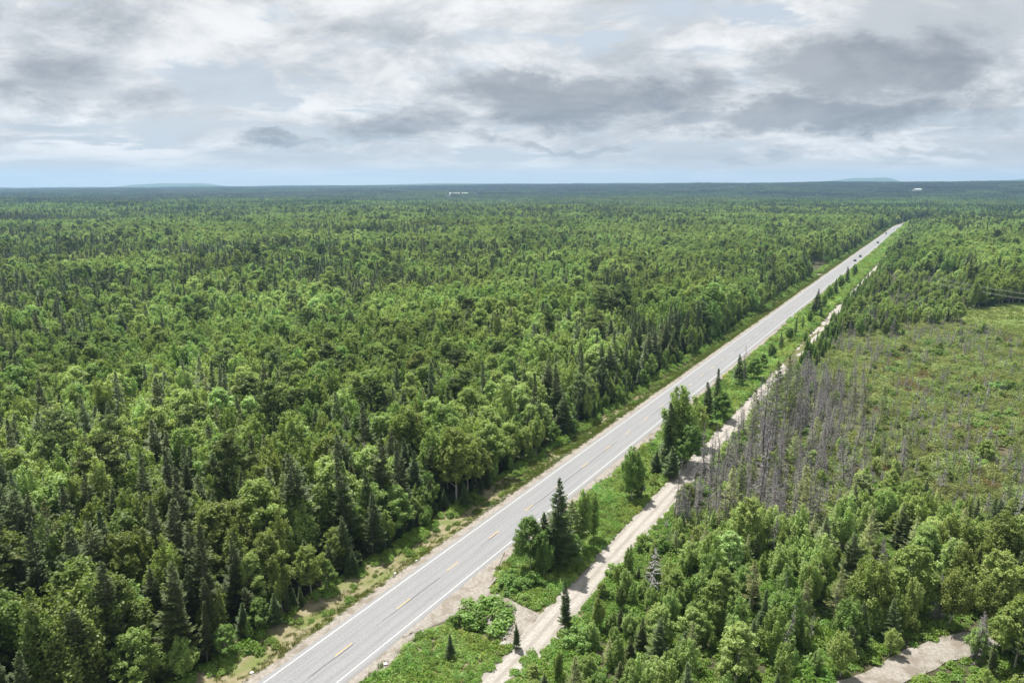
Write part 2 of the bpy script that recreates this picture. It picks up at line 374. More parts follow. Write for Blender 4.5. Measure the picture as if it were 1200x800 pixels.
# the gravel lane beside the highway, its apron and the track in the wood
LN = strip('gravel_lane', M['lane'], 18.2, 23.2, 30, 664, .5, lift=0, wob0=.3, wob1=.35, seed=8, cols=8, kind='structure',
      zfun=lambda T, D: -.13 - .02 * ((D - 20.7) / 2.5) ** 2 + .03 * vnoise(T, D, 1.2, 5, 2) - .02, dof=lambda t: (.6 * (1 - sstep(60, 72, t)), -1.6 * (1 - sstep(60, 70, t))))
def slab(name, poly, ztop, mat, zbot=-1.2, **props):
    """closed slab with an uneven outline"""
    P = []
    for i, p in enumerate(poly):
        q = poly[(i + 1) % len(poly)]; L = math.hypot(q[0] - p[0], q[1] - p[1]); n = max(1, int(L / .5))
        for k in range(n):
            f = k / n; P.append((p[0] + (q[0] - p[0]) * f, p[1] + (q[1] - p[1]) * f))
    P = np.array(P); P = P + .18 * np.stack([vnoise(P[:, 0], P[:, 1], 1.3, 3, 2), vnoise(P[:, 0], P[:, 1], 1.3, 4, 2)], -1)
    c = P.mean(0); n = len(P); tg = np.roll(P, -1, 0) - np.roll(P, 1, 0); nr = np.stack([-tg[:, 1], tg[:, 0]], -1); nr /= np.linalg.norm(nr, axis=1, keepdims=True); ar = np.sum(P[:, 0] * np.roll(P[:, 1], -1) - P[:, 1] * np.roll(P[:, 0], -1)); I = P + nr * .3 * np.sign(ar)
    def lift(Q, z): return np.concatenate([np.stack(TD(Q[:, 1], Q[:, 0]), -1), z[:, None]], 1)
    xy = np.stack(TD(P[:, 1], P[:, 0]), -1); O = lift(P, np.minimum(ztop(P[:, 0], P[:, 1]), terrain(xy[:, 0], xy[:, 1]) + .02)); T = lift(I, ztop(I[:, 0], I[:, 1])); C0 = lift(c[None], ztop(c[0:1], c[1:2])); mb = MB()
    low = O.copy(); low[:, 2] = zbot; mb.grid(np.array([low, O, T, T * .5 + C0 * .5, T * .02 + C0 * .98]), closed=True)
    return link(name, mb.mesh(name, [mat]), **props)
AP = [(4.7, 61.5), (7.2, 66.5), (9.3, 71.4), (13.2, 70.2), (18.6, 68.6), (18.6, 77.0), (14.2, 76.4), (9.6, 77.2), (8.0, 79.5), (7.3, 84), (6.6, 92), (4.7, 98)]
slab('gravel_apron', AP, lambda d, t: .012 - .15 * sstep(5, 18, d), M['gravel'], kind='structure')
def world_strip(name, mat, pts, w, z, step=.5, **props):
    pts = np.array(pts, float); L = np.concatenate([[0], np.cumsum(np.hypot(*np.diff(pts, axis=0).T))]); s = np.arange(0, L[-1], step)
    c = np.stack([np.interp(s, L, pts[:, 0]), np.interp(s, L, pts[:, 1])], -1)
    for _ in range(6): c[1:-1] = (c[:-2] + c[2:] + 2 * c[1:-1]) / 4
    g = np.gradient(c, axis=0); g /= np.linalg.norm(g, axis=1, keepdims=True); n = np.stack([g[:, 1], -g[:, 0]], -1)
    k = np.linspace(-1, 1, 7); hw = w / 2 * (1 + .16 * vnoise(s, 0 * s, 3, 7, 2))
    V = c[:, None] + n[:, None] * (k[None, :, None] * hw[:, None, None]); Z = z + .05 * vnoise(V[..., 0], V[..., 1], 1.5, 8, 2) - .12 * k[None] ** 2
    mb = MB(); mb.grid(np.concatenate([V, Z[..., None]], -1)[:, ::1]); return link(name, mb.mesh(name, [mat], True), **props)
TRACK = [(20, 62), (34, 69.5), (45, 74.5), (52, 78), (57, 80.5), (64, 83), (75, 86)]
world_strip('wood_track', M['gravel'], TRACK, 3.8, -.5, kind='structure')
# pale side tracks that leave the far part of the highway
slab('side_track', [(-4.7, 505), (-24, 499), (-25, 505), (-4.7, 514)], lambda d, t: 0 * d - .02, M['gravel'], kind='structure')
slab('side_track', [(-4.7, 925), (-26, 928), (-27, 940), (-4.7, 950)], lambda d, t: 0 * d - .02, M['gravel'], kind='structure')
def sheet(name, cx, cy, rx, ry, mat, lift, rot=0, **props):
    rr = np.linspace(0, 1, 14); th = np.linspace(0, 2 * np.pi, 72, endpoint=False); R, A = np.meshgrid(rr, th, indexing='ij')
    e = 1 + .12 * np.sin(3 * A + cx) + .06 * np.sin(7 * A + cy); x, y = R * e * np.cos(A) * rx, R * e * np.sin(A) * ry
    X, Y = cx + x * math.cos(rot) - y * math.sin(rot), cy + x * math.sin(rot) + y * math.cos(rot)
    mb = MB(); mb.grid(np.stack([X, Y, terrain(X, Y) + lift - .4 * (R > .97)], -1), closed=True); return link(name, mb.mesh(name, [mat], True), **props)
M['field'] = rough_mat('hay meadow', (.16, .205, .055), (.22, .24, .085), .15, (.14, .19, .05), .95, .3)
sheet('bog', *TD(285, 72), 150, 58, M['bogfloor'], .10, math.pi / 2 - AZ, kind='structure')
sheet('meadow', *TD(395, 128), 74, 56, M['field'], .16, .5, kind='structure')
sheet('meadow', 820, 1000, 150, 190, M['field'], .25, -.3, kind='structure')
sheet('meadow', -165, 780, 34, 80, M['field'], .25, .2, kind='structure')

def build_far_hills():
    m = rough_mat('far wooded hill', (.035, .060, .024), (.055, .085, .032), .02, None, .95, .3)
    for (px0, px1, top, dist) in ((895, 1085, 208.6, 8300), (1095, 1330, 205.4, 8500), (110, 340, 214.8, 8000), (-200, 75, 216.8, 7900), (330, 760, 214.8, 8600), (600, 900, 214.3, 8700)):
        xs = np.linspace(px0, px1, 60); q = (xs - px0) / (px1 - px0)
        shape = np.sin(np.pi * q) ** .9 * (1 + .12 * np.sin(q * 9 + px0) + .06 * np.sin(q * 23)); shape /= shape.max()
        peak = CAM_H + (214.3 - top) / 800 * dist * 1.03
        a = np.arctan((xs - 600) / 800 / math.cos(PITCH) ); rows = []
        for dr, f in ((-1000, 0), (-650, .45), (-300, .82), (0, 1), (400, .7), (1100, .0)):
            y = dist + dr; X = np.tan(a) * (dist) * (1 + .0 * dr); Z = -20 + (peak + 20) * f * shape * (1 + .05 * np.sin(q * 31 + dr))
            rows.append(np.stack([X * (y / dist), np.full_like(X, y), Z], -1))
        mb = MB(); mb.grid(np.array(rows)); link('hill', mb.mesh('hill', [m], True), kind='structure')
    # plain between the near ridge and the hills
    mb = MB(); mb.grid(np.array([[[-9500, 6900, -25.], [9500, 6900, -25.]], [[-9500, 10000, -25.], [9500, 10000, -25.]]])); link('plain', mb.mesh('plain', [m]), kind='structure')
build_far_hills()

# ------------------------------------------------------------------ plant meshes
def unit(v): return v / (np.linalg.norm(v, axis=-1, keepdims=True) + 1e-9)
def leaf_quads(rng, P, Nn, size, aspect=1.35, fold=.0):
    """rhombic leaves at P facing Nn"""
    n = len(P); r = rng.normal(size=(n, 3)); a = unit(np.cross(Nn, r)); b = np.cross(Nn, a)
    s = (size * rng.uniform(.65, 1.35, n))[:, None]
    tip = a * s * aspect * .5; side = b * s * .5; up = Nn * s * .12
    return np.stack([P - tip, P - side * .9 + up, P + tip, P + side * .9 + up], 1)
def broadleaf(seed, H=12., R=3.0, base=.3, top_r=.55, nclump=75, leaves=95, size=.36, up=1.0, trunkmat='birch', nlimb=18, lean=.3, csize=.8):
    """returns (trunk mesh builder, crown mesh builder)"""
    rng = np.random.default_rng(seed); tk = MB(); cr = MB()
    zt = np.linspace(0, H * .93, 9); wx = np.cumsum(rng.normal(0, .13, 9)) * lean; wy = np.cumsum(rng.normal(0, .13, 9)) * lean
    ax = np.stack([wx - wx[0], wy - wy[0], zt], -1); r0 = .011 * H + .03
    tk.tube(ax, r0 * (1 - .9 * zt / H) ** .9 + .012, 7)
    ph = rng.uniform(0, 6.283, 4)
    def lobe(az, f): return 1 + .24 * math.sin(2 * az + ph[0] + 2 * f) + .20 * math.sin(3 * az + ph[1] - 3 * f) + .14 * math.sin(5 * az + ph[2] + 5 * f)
    def env(f): return R * np.clip(np.sin(np.pi * np.clip(f, 0, 1) ** top_r * .93 + .12), .05, 1)      # f 0 crown foot .. 1 top
    C = []; CR = []
    for i in range(nlimb):
        f = (i + rng.uniform(.1, .9)) / nlimb; h0 = H * (base * .75 + (.8 - base * .75) * f); az = i * 2.4 + rng.normal(0, .35)
        fe = np.clip(f * .92 + rng.uniform(.06, .22), .05, .98); ze = H * (base + (1 - base) * fe); re = env(fe) * rng.uniform(.72, 1.05) * lobe(az, fe)
        p0 = np.array([np.interp(h0, zt, ax[:, k]) for k in range(3)]); p0[2] = h0
        pe = np.array([p0[0] + math.cos(az) * re, p0[1] + math.sin(az) * re, max(ze, h0 + .3)])
        pm = (p0 + pe) / 2 + np.array([math.cos(az), math.sin(az), -.6]) * re * .12
        s = np.linspace(0, 1, 5)[:, None]; L = p0 * (1 - s) ** 2 + 2 * pm * s * (1 - s) + pe * s ** 2
        rr = r0 * .42 * (1 - .55 * f); tk.tube(L, rr * (1 - .85 * s[:, 0]), 4)
        for q in (.55, .8, 1.0):
            C.append(L[0] * (1 - q) ** 2 + 2 * pm * q * (1 - q) + pe * q * q + rng.normal(0, .2, 3)); CR.append(csize * rng.uniform(.7, 1.15))
    while len(C) < nclump:
        f = rng.uniform(.02, 1) ** .8; az = rng.uniform(0, 6.283); r = env(f) * math.sqrt(rng.uniform(.25, 1.0)) * lobe(az, f); z = H * (base + (1 - base) * f)
        C.append(np.array([math.cos(az) * r + np.interp(z, zt, ax[:, 0]), math.sin(az) * r + np.interp(z, zt, ax[:, 1]), z])); CR.append(csize * rng.uniform(.5, 1.15))
    for k in range(3): C.append(np.array([ax[-1, 0], ax[-1, 1], H * (.9 + .03 * k)]) + rng.normal(0, .25, 3)); CR.append(csize * .6)
    for c, r in zip(C, CR):
        n = int(leaves * (r / csize) ** 2 * rng.uniform(.7, 1.2)) + 8
        out = np.array([c[0] - ax[-1, 0] * .5, c[1] - ax[-1, 1] * .5, 0]); out = out / (np.linalg.norm(out) + .3) + np.array([0, 0, .75 * up]); out /= np.linalg.norm(out)
        ns = 5; sp = unit(out + rng.normal(0, .55, (ns, 3))); which = rng.integers(ns, size=n); q = rng.uniform(-.35, 1.0, n)
        dr = rng.normal(size=(n, 3)); P = c + sp[which] * (q * r * 1.15)[:, None] + dr * (r * (.34 - .16 * np.clip(q, 0, 1)))[:, None] * np.array([1, 1, .8])
        Nn = unit(unit(P - c) * .6 + np.array([0, 0, .55]) + rng.normal(size=(n, 3)) * .55)
        cv = rng.uniform(.25, .75)
        cr.quads(leaf_quads(rng, P, Nn, size), np.clip(cv + rng.normal(0, .2, n), 0, 1))
    return tk, cr
def plume(seed, H=16., R=3.0, nlead=15, tufts=11, leaves=66, size=.29, w0=1.0, low=.14):
    """a tree of several ascending leafy leaders with pointed tops"""
    rng = np.random.default_rng(seed); tk = MB(); cr = MB(); r0 = .011 * H + .03
    zt = np.linspace(0, H * .9, 8); ax = np.stack([np.cumsum(rng.normal(0, .12, 8)), np.cumsum(rng.normal(0, .12, 8)), zt], -1); ax[:, :2] -= ax[0, :2]; tk.tube(ax, r0 * (1 - .92 * zt / H) + .01, 7)
    sk = rng.normal(0, .18, 2) * R
    for i in range(nlead):
        u = math.sqrt((i + .4) / nlead); az = i * 2.39996 + rng.normal(0, .4); r = R * u * rng.uniform(.75, 1.15); h0 = H * (low + rng.uniform(0, .42) * (1 - u * .6)); top = H * (1.02 - .46 * u ** 1.6 + rng.normal(0, .05))
        p0 = np.array([np.interp(h0, zt, ax[:, 0]), np.interp(h0, zt, ax[:, 1]), h0]); pe = np.array([math.cos(az) * r + sk[0] * u, math.sin(az) * r + sk[1] * u, max(top, h0 + 2)]); pm = np.array([pe[0] * .92 + p0[0] * .08, pe[1] * .92 + p0[1] * .08, h0 + (pe[2] - h0) * .35])
        bz = lambda q: p0 * (1 - q) ** 2 + 2 * pm * q * (1 - q) + pe * q * q
        Lp = np.array([bz(q) for q in np.linspace(0, 1, 6)]); tk.tube(Lp, r0 * .38 * (1 - .9 * np.linspace(0, 1, 6)) + .004, 4)
        ll = np.linalg.norm(pe - p0); nt = int(tufts * np.clip(ll / (H * .55), .5, 1.3)); lv = rng.uniform(.3, .7)
        for k in range(nt):
            q = .18 + .84 * (k + rng.uniform(0, 1)) / nt; w = w0 * (math.sin(math.pi * min(q, 1) ** .8 * .96) * .9 + .08); a2 = rng.uniform(0, 6.283)
            c = bz(min(q, 1.0)) + np.array([math.cos(a2) * w, math.sin(a2) * w, rng.uniform(-.1, .5) * w]) * rng.uniform(.35, 1.0); n = int(leaves * (.45 + .7 * w / w0) * rng.uniform(.6, 1.3)); d = rng.normal(size=(n, 3)); sg = .2 + .24 * w
            P = c + d * sg * [.85, .85, 1.25]; Nn = unit(unit(d) * .6 + np.array([math.cos(a2) * .3, math.sin(a2) * .3, .5]) + rng.normal(size=(n, 3)) * .5)
            cr.quads(leaf_quads(rng, P, Nn, size), np.clip(lv + rng.normal(0, .12) + rng.normal(0, .18, n), 0, 1))
    return tk, cr
def conifer(seed, H=12., R=2.0, base=.06, dens=1.0, spray=1.0, droop=.22, power=.85, dead_low=.0):
    rng = np.random.default_rng(seed); tk = MB(); cr = MB(); r0 = .010 * H + .03
    zt = np.linspace(0, H, 8); sw = np.cumsum(rng.normal(0, .05, (8, 2)), 0); sw -= sw[0]; tk.tube(np.concatenate([sw, zt[:, None]], 1), r0 * (1 - .97 * zt / H) + .006, 6)
    nb = int(H * 15 * dens); asy = rng.uniform(0, 6.283); gap = rng.uniform(.05, .3)
    for i in range(nb):
        f = base + (1 - base) * ((i + rng.uniform(0, 1)) / nb) ** .92; z = H * f; az = i * 2.39996 + rng.normal(0, .3); L = R * (1 - f) ** power * rng.uniform(.5, 1.2) * (1 + .22 * math.sin(az + asy) + .14 * math.sin(2 * az + 9 * f + asy)) + .12
        if rng.uniform() < gap: continue
        d = np.array([math.cos(az), math.sin(az), 0]); s = np.array([-d[1], d[0], 0])
        el = .35 * f - droop * (1 - f) + rng.normal(0, .07)
        o = np.array([np.interp(z, zt, sw[:, 0]), np.interp(z, zt, sw[:, 1]), z])
        if L > .6: tk.tube(np.array([o, o + d * L * .5 + [0, 0, el * L * .5], o + d * L * .92 + [0, 0, el * L * .92]]), np.array([.022, .015, .006]) * (H / 10), 3)
        if f < dead_low and rng.uniform() < .7: continue
        n = max(3, int(L / .17 * spray)); q = (np.arange(n) + rng.uniform(.2, .8, n)) / n; q = .12 + .88 * q
        c = o + d * (q * L)[:, None] + np.array([0, 0, 1.]) * ((el * q + .16 * q * q) * L)[:, None]
        w = L * (.40 * (1 - q) + .10) * rng.uniform(.7, 1.2, n) + .1
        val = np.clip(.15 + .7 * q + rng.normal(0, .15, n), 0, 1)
        for sg in (-1, 1):
            e = c + s * (sg * w)[:, None] * .9 + d * (w * .75)[:, None] + np.stack([rng.normal(0, .03, n), rng.normal(0, .03, n), -.18 * w + rng.normal(0, .05, n)], -1)
            b = np.array([0, 0, 1.]) * .035 + d * .10
            mid = (c + e) / 2; wd = .085 + .05 * w
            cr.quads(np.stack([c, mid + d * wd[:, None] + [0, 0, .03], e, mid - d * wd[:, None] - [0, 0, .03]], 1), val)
        # hanging twigs below the branch give it depth
        hg = rng.uniform(.12, .3, n)
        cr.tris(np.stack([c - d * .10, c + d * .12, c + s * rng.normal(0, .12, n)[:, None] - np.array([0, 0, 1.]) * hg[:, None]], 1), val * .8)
    k = rng.uniform(0, 6.28, 8); tip = np.stack([np.cos(k) * .12, np.sin(k) * .12, np.zeros(8)], -1); top = np.array([sw[-1, 0], sw[-1, 1], H])
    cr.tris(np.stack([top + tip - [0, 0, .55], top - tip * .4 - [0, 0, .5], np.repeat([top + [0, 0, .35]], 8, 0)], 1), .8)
    return tk, cr
def dead_conifer(seed, H=9., R=1.2, nb=90, twig=5, base=.12, thick=1.0):
    rng = np.random.default_rng(seed); tk = MB(); cr = MB(); r0 = (.009 * H + .03) * thick
    zt = np.linspace(0, H, 8); sw = np.cumsum(rng.normal(0, .05, (8, 2)), 0); sw -= sw[0]; tk.tube(np.concatenate([sw, zt[:, None]], 1), r0 * (1 - .93 * zt / H), 6)
    for i in range(nb):
        f = base + (1 - base) * (i + rng.uniform(0, 1)) / nb; z = H * f; L = R * (1 - f) ** .7 * rng.uniform(.45, 1.2) + .12; az = rng.uniform(0, 6.283)
        d = np.array([math.cos(az), math.sin(az), 0]); s = np.array([-d[1], d[0], 0]); o = np.array([np.interp(z, zt, sw[:, 0]), np.interp(z, zt, sw[:, 1]), z]); el = rng.normal(-.15, .2)
        tip = o + d * L + [0, 0, el * L + .1 * L]; mid = (o + tip) / 2 - [0, 0, .06 * L]
        cr.tube(np.array([o, mid, tip]), np.array([.026, .018, .008]) * thick, 3)
        n = max(2, int(twig * L / R)); q = rng.uniform(.25, 1, n); c = o + (tip - o) * q[:, None]
        sg = rng.choice([-1, 1], n); e = c + s * (sg * L * .3 * (1.2 - q))[:, None] + d * (L * .15) + np.stack([0 * q, 0 * q, rng.normal(-.12, .1, n)], -1)
        cr.tris(np.stack([c - d * .028, c + d * .028, e], 1))
    return tk, cr
def pine(seed, H=15., R=3.2):
    rng = np.random.default_rng(seed); tk = MB(); cr = MB(); zt = np.linspace(0, H, 8); sw = np.cumsum(rng.normal(0, .08, (8, 2)), 0); sw -= sw[0]
    tk.tube(np.concatenate([sw, zt[:, None]], 1), (.012 * H + .04) * (1 - .95 * zt / H) + .01, 7); z = H * .3; i = 0
    while z < H * .97:
        f = (z / H - .3) / .7
        for k in range(rng.integers(3, 6)):
            az = rng.uniform(0, 6.283); L = R * (np.sin(np.pi * (f * .8 + .2)) * .75 + .3) * rng.uniform(.55, 1.15); L = min(L, (H - z) * .9 + .5)
            d = np.array([math.cos(az), math.sin(az), .12 + .35 * f]); o = np.array([np.interp(z, zt, sw[:, 0]), np.interp(z, zt, sw[:, 1]), z])
            tk.tube(np.array([o, o + d * L * .55 - [0, 0, .05 * L], o + d * L]), [.05, .035, .012], 4)
            for q in np.linspace(.35, 1, max(3, int(L / .5))):
                c = o + d * L * q + rng.normal(0, .18, 3); n = 42; dr = unit(rng.normal(size=(n, 3)) + [0, 0, .35]); rad = rng.uniform(.3, 1, n)[:, None] * .62
                P = c + dr * rad * [1, 1, .5]; nn = unit(np.cross(dr, rng.normal(size=(n, 3))) + [0, 0, .5]); cr.quads(leaf_quads(rng, P, nn, .30, 1.8), np.clip(rng.uniform(.3, .7) + rng.normal(0, .2, n), 0, 1))
        z += rng.uniform(.7, 1.15)
    return tk, cr
def bush(seed, H=2.2, R=1.5, n=36, leaves=150, size=.15, stems=7):
    rng = np.random.default_rng(seed); tk = MB(); cr = MB()
    for i in range(stems):
        az = rng.uniform(0, 6.283); e = np.array([math.cos(az) * R * .7, math.sin(az) * R * .7, H * rng.uniform(.6, .95)]); tk.tube(np.array([[0, 0, -.1], e * [.4, .4, .6], e]), [.035, .025, .008], 4)
    for i in range(n):
        az = rng.uniform(0, 6.283); el = math.asin(rng.uniform(.02, 1)); k = rng.uniform(.5, 1.0); c = np.array([math.cos(az) * math.cos(el) * R * k, math.sin(az) * math.cos(el) * R * k, .15 + math.sin(el) * H * .85 * k]); r = rng.uniform(.3, .6) * R * .55
        m = int(leaves * rng.uniform(.7, 1.2)); dr = rng.normal(size=(m, 3)); dr[:, 2] += .35; dr = unit(dr); P = c + dr * (r * rng.uniform(.4, 1.1, m))[:, None]; P[:, 2] = np.maximum(P[:, 2], .03)
        cr.quads(leaf_quads(rng, P, unit(dr * .7 + [0, 0, .6] + rng.normal(size=(m, 3)) * .5), size), np.clip(rng.uniform(.25, .75) + rng.normal(0, .2, m), 0, 1))
    return tk, cr
def tuft(seed, n=34, h=.45, spread=.4, lean=.5):
    rng = np.random.default_rng(seed); mb = MB(); az = rng.uniform(0, 6.283, n); r = spread * np.sqrt(rng.uniform(0, 1, n)); b = np.stack([np.cos(az) * r, np.sin(az) * r, 0 * r - .02], -1)
    hh = h * rng.uniform(.5, 1.2, n); a2 = rng.uniform(0, 6.283, n); ln = lean * rng.uniform(.1, 1, n) * hh; s = np.stack([-np.sin(a2), np.cos(a2), 0 * a2], -1) * .028
    tip = b + np.stack([np.cos(a2) * ln, np.sin(a2) * ln, hh], -1); mb.tris(np.stack([b - s, b + s, tip], 1), rng.uniform(0, 1, n)); return mb
def herb(seed, n=70, h=.6, R=.55, size=.2):
    rng = np.random.default_rng(seed); mb = MB(); az = rng.uniform(0, 6.283, n); r = R * np.sqrt(rng.uniform(0, 1, n)); z = h * rng.uniform(.25, 1.0, n) * (1.1 - .6 * r / R); P = np.stack([np.cos(az) * r, np.sin(az) * r, z], -1)
    mb.quads(leaf_quads(rng, P, unit(np.stack([np.cos(az) * .5, np.sin(az) * .5, 0 * az + .8], -1) + rng.normal(size=(n, 3)) * .45), size, 1.7), rng.uniform(0, 1, n)); return mb

KIND = {}      # kind -> list of (trunk mesh, crown mesh, joined mesh)
def register(kind, pairs, trunkmat, crownmat):
    out = []
    for i, (tk, cr) in enumerate(pairs):
        tm = tk.mesh(kind + '_trunk', [trunkmat], True); cm = cr.mesh(kind + '_crown', [crownmat])
        j = MB(); j.__dict__.update({k: list(getattr(tk, k)) if isinstance(getattr(tk, k), list) else getattr(tk, k) for k in tk.__dict__})
        for f in cr.f3: j.f3.append(f + tk.n)
        for f in cr.f4: j.f4.append(f + tk.n)
        j.v += cr.v; j.a3 += cr.a3; j.a4 += cr.a4; j.m3 += [m + 1 for m in cr.m3]; j.m4 += [m + 1 for m in cr.m4]
        out.append((tm, cm, j.mesh(kind + '_whole', [trunkmat, crownmat])))
    KIND[kind] = out
B = []
for i in range(3): B.append(plume(100 + i, 16, 3.3 + .35 * i, 18 + 2 * i, 12, 70, .29, 1.15))
for i in range(2): B.append(broadleaf(120 + i, H=16, R=4.5, base=.30, top_r=.8, nclump=150, leaves=150, size=.30, up=.9, csize=1.05, nlimb=26))
for i in range(4): B.append(plume(140 + i, 16, 2.3 + .25 * i, 11 + i, 13, 74, .28, 1.0, .1))
B.append(broadleaf(160, H=16, R=3.7, base=.27, top_r=.66, nclump=120, leaves=150, size=.30, up=1.1, csize=.95, nlimb=24))
B.append(plume(170, 16, 4.2, 22, 11, 70, .30, 1.2, .2))
register('broadleaf', B, M['birch'], M['leaf'])
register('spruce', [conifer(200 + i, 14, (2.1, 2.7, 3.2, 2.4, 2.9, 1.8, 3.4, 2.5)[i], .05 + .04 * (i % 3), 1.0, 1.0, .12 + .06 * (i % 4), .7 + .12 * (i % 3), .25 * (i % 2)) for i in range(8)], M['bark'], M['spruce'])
register('pine', [pine(300 + i, 17, 3.6 + .3 * i) for i in range(3)], M['bark'], M['pine'])
register('tamarack', [conifer(400 + i, 10, 2.1, .2, .55, .6, .02, .75, .35) for i in range(4)], M['deadwood'], M['tamarack'])
register('dead', [dead_conifer(500 + i, 9, (1.3, 1.7, .9, 1.5, 1.1, 1.9, .6, 1.4)[i], (130, 165, 70, 120, 95, 175, 34, 150)[i], 14, (.12, .05, .3, .1, .2, .05, .4, .15)[i]) for i in range(8)], M['deadtrunk'], M['deadwood'])
register('bush', [bush(600 + i, 2.0 + .3 * (i % 2), 1.4 + .2 * (i % 3)) for i in range(5)], M['bark'], M['shrub'])
print('plants', sum(len(m[2].polygons) for k in KIND.values() for m in k))

# ------------------------------------------------------------------ scatter
rng = np.random.default_rng(5)
class Plants:
    def __init__(s): s.rows = {k: [] for k in ('broadleaf', 'spruce', 'pine', 'tamarack', 'dead', 'bush')}
    def add(s, kind, x, y, h, zone, hue=None, val=None, fat=None, label=None, idx=None):
        """h is the height in metres"""
        s.rows[kind].append((x, y, h, zone, hue, val, fat, label, idx))
PL = Plants()
BASEH = dict(broadleaf=16., spruce=14., pine=17., tamarack=10., dead=9., bush=2.2)

def in_view(x, y, z=8.0, mx=0.17, my=.28):
    c, s = math.cos(PITCH), math.sin(PITCH); zz = z - CAM_H; f = y * c - zz * s; v = -(y * s) - zz * c
    f = np.maximum(f, 1.0); u = 600 + 800 * x / f; w = 400 + 800 * v / f
    return (u > -1200 * mx) & (u < 1200 * (1 + mx)) & (w < 800 * (1 + my)) & (y > 30)
def jitter_grid(x0, x1, y0, y1, s, seed):
    r = np.random.default_rng(seed); gx, gy = np.meshgrid(np.arange(x0, x1, s), np.arange(y0, y1, s)); gx = gx.ravel() + r.uniform(-.46, .46, gx.size) * s; gy = gy.ravel() + r.uniform(-.46, .46, gy.size) * s
    return gx, gy
trk = np.array(TRACK, float)
def dist_track(x, y):
    best = np.full(np.shape(x), 1e9)
    for a, b in zip(trk[:-1], trk[1:]):
        ab = b - a; q = np.clip(((x - a[0]) * ab[0] + (y - a[1]) * ab[1]) / (ab @ ab), 0, 1); best = np.minimum(best, np.hypot(x - a[0] - q * ab[0], y - a[1] - q * ab[1]))
    return best
def ell(x, y, cx, cy, rx, ry, rot):
    dx, dy = x - cx, y - cy; a = dx * math.cos(rot) + dy * math.sin(rot); b = -dx * math.sin(rot) + dy * math.cos(rot); return (a / rx) ** 2 + (b / ry) ** 2
MEAD = (*TD(395, 128), 70, 52, .5); FIELD = (820, 1000, 140, 180, -.3); GLADE = (-165, 780, 30, 74, .2)
def zones(x, y):
    """name of the stand at each point ('' = no trees)"""
    t, d = toTD(x, y); d = d - bend(t); Z = np.full(x.shape, 'right', dtype='<U12')
    e = 1.5 * vnoise(t, 0 * t, 18, 21, 2); far = sstep(400, 900, t)
    Z[d < 0] = 'left'
    Z[(d > -13.6 + e * .7 + 3.5 * far) & (d < 5)] = ''
    Z[(d < -6) & (d > -26 - 2 * e) & (t > 514) & (t < 575)] = ''
    Z[(d >= -5) & (d < 25 + e * .3)] = ''
    Z[(d > 14) & (d < 25) & (t > 670) & (t < 1150)] = 'roadside'; Z[(d > 9.5) & (d < 25) & (t >= 1150)] = 'right'
    q = d > 24.3 + .3 * e
    near = q & (t < 112 + .25 * (d - 24) + 6 * vnoise(x, y, 25, 22, 2)); Z[near & (d < 200)] = 'near'
    mixed = q & ~near & (d > 54 + 6 * vnoise(x, y, 30, 23, 2)) & (t < 146 + .12 * (d - 55) + 7 * vnoise(x, y, 25, 24, 2)); Z[mixed] = 'mixed'
    deadw = q & ~near & ~mixed & (t < 238 - .9 * (d - 26) + 12 * vnoise(x, y, 22, 25, 2)) & (d < 56 + 9 * vnoise(x, y, 18, 27, 3)); Z[deadw] = 'deadwood'
    bog = q & ~near & ~mixed & ~deadw & (t < 300 + 1.35 * (d - 30) + 14 * vnoise(x, y, 40, 26, 2)) & (d < 150); Z[bog & (t < 425)] = 'bog'
    strip_ = q & (Z == 'right') & (t < 520) & (d < 75); Z[strip_] = 'strip'
    wall = (Z == 'right') & (d > 55) & (t < 900) & (d < 330); Z[wall] = 'wall'
    Z[ell(x, y, *MEAD) < 1] = ''; Z[ell(x, y, *FIELD) < 1] = ''; Z[ell(x, y, *GLADE) < 1] = ''
    dt = dist_track(x, y); Z[(dt < 2.2)] = ''
    Z[(ell(x, y, 49, 70.5, 13, 6.5, .35) < 1)] = ''
    return Z, t, d
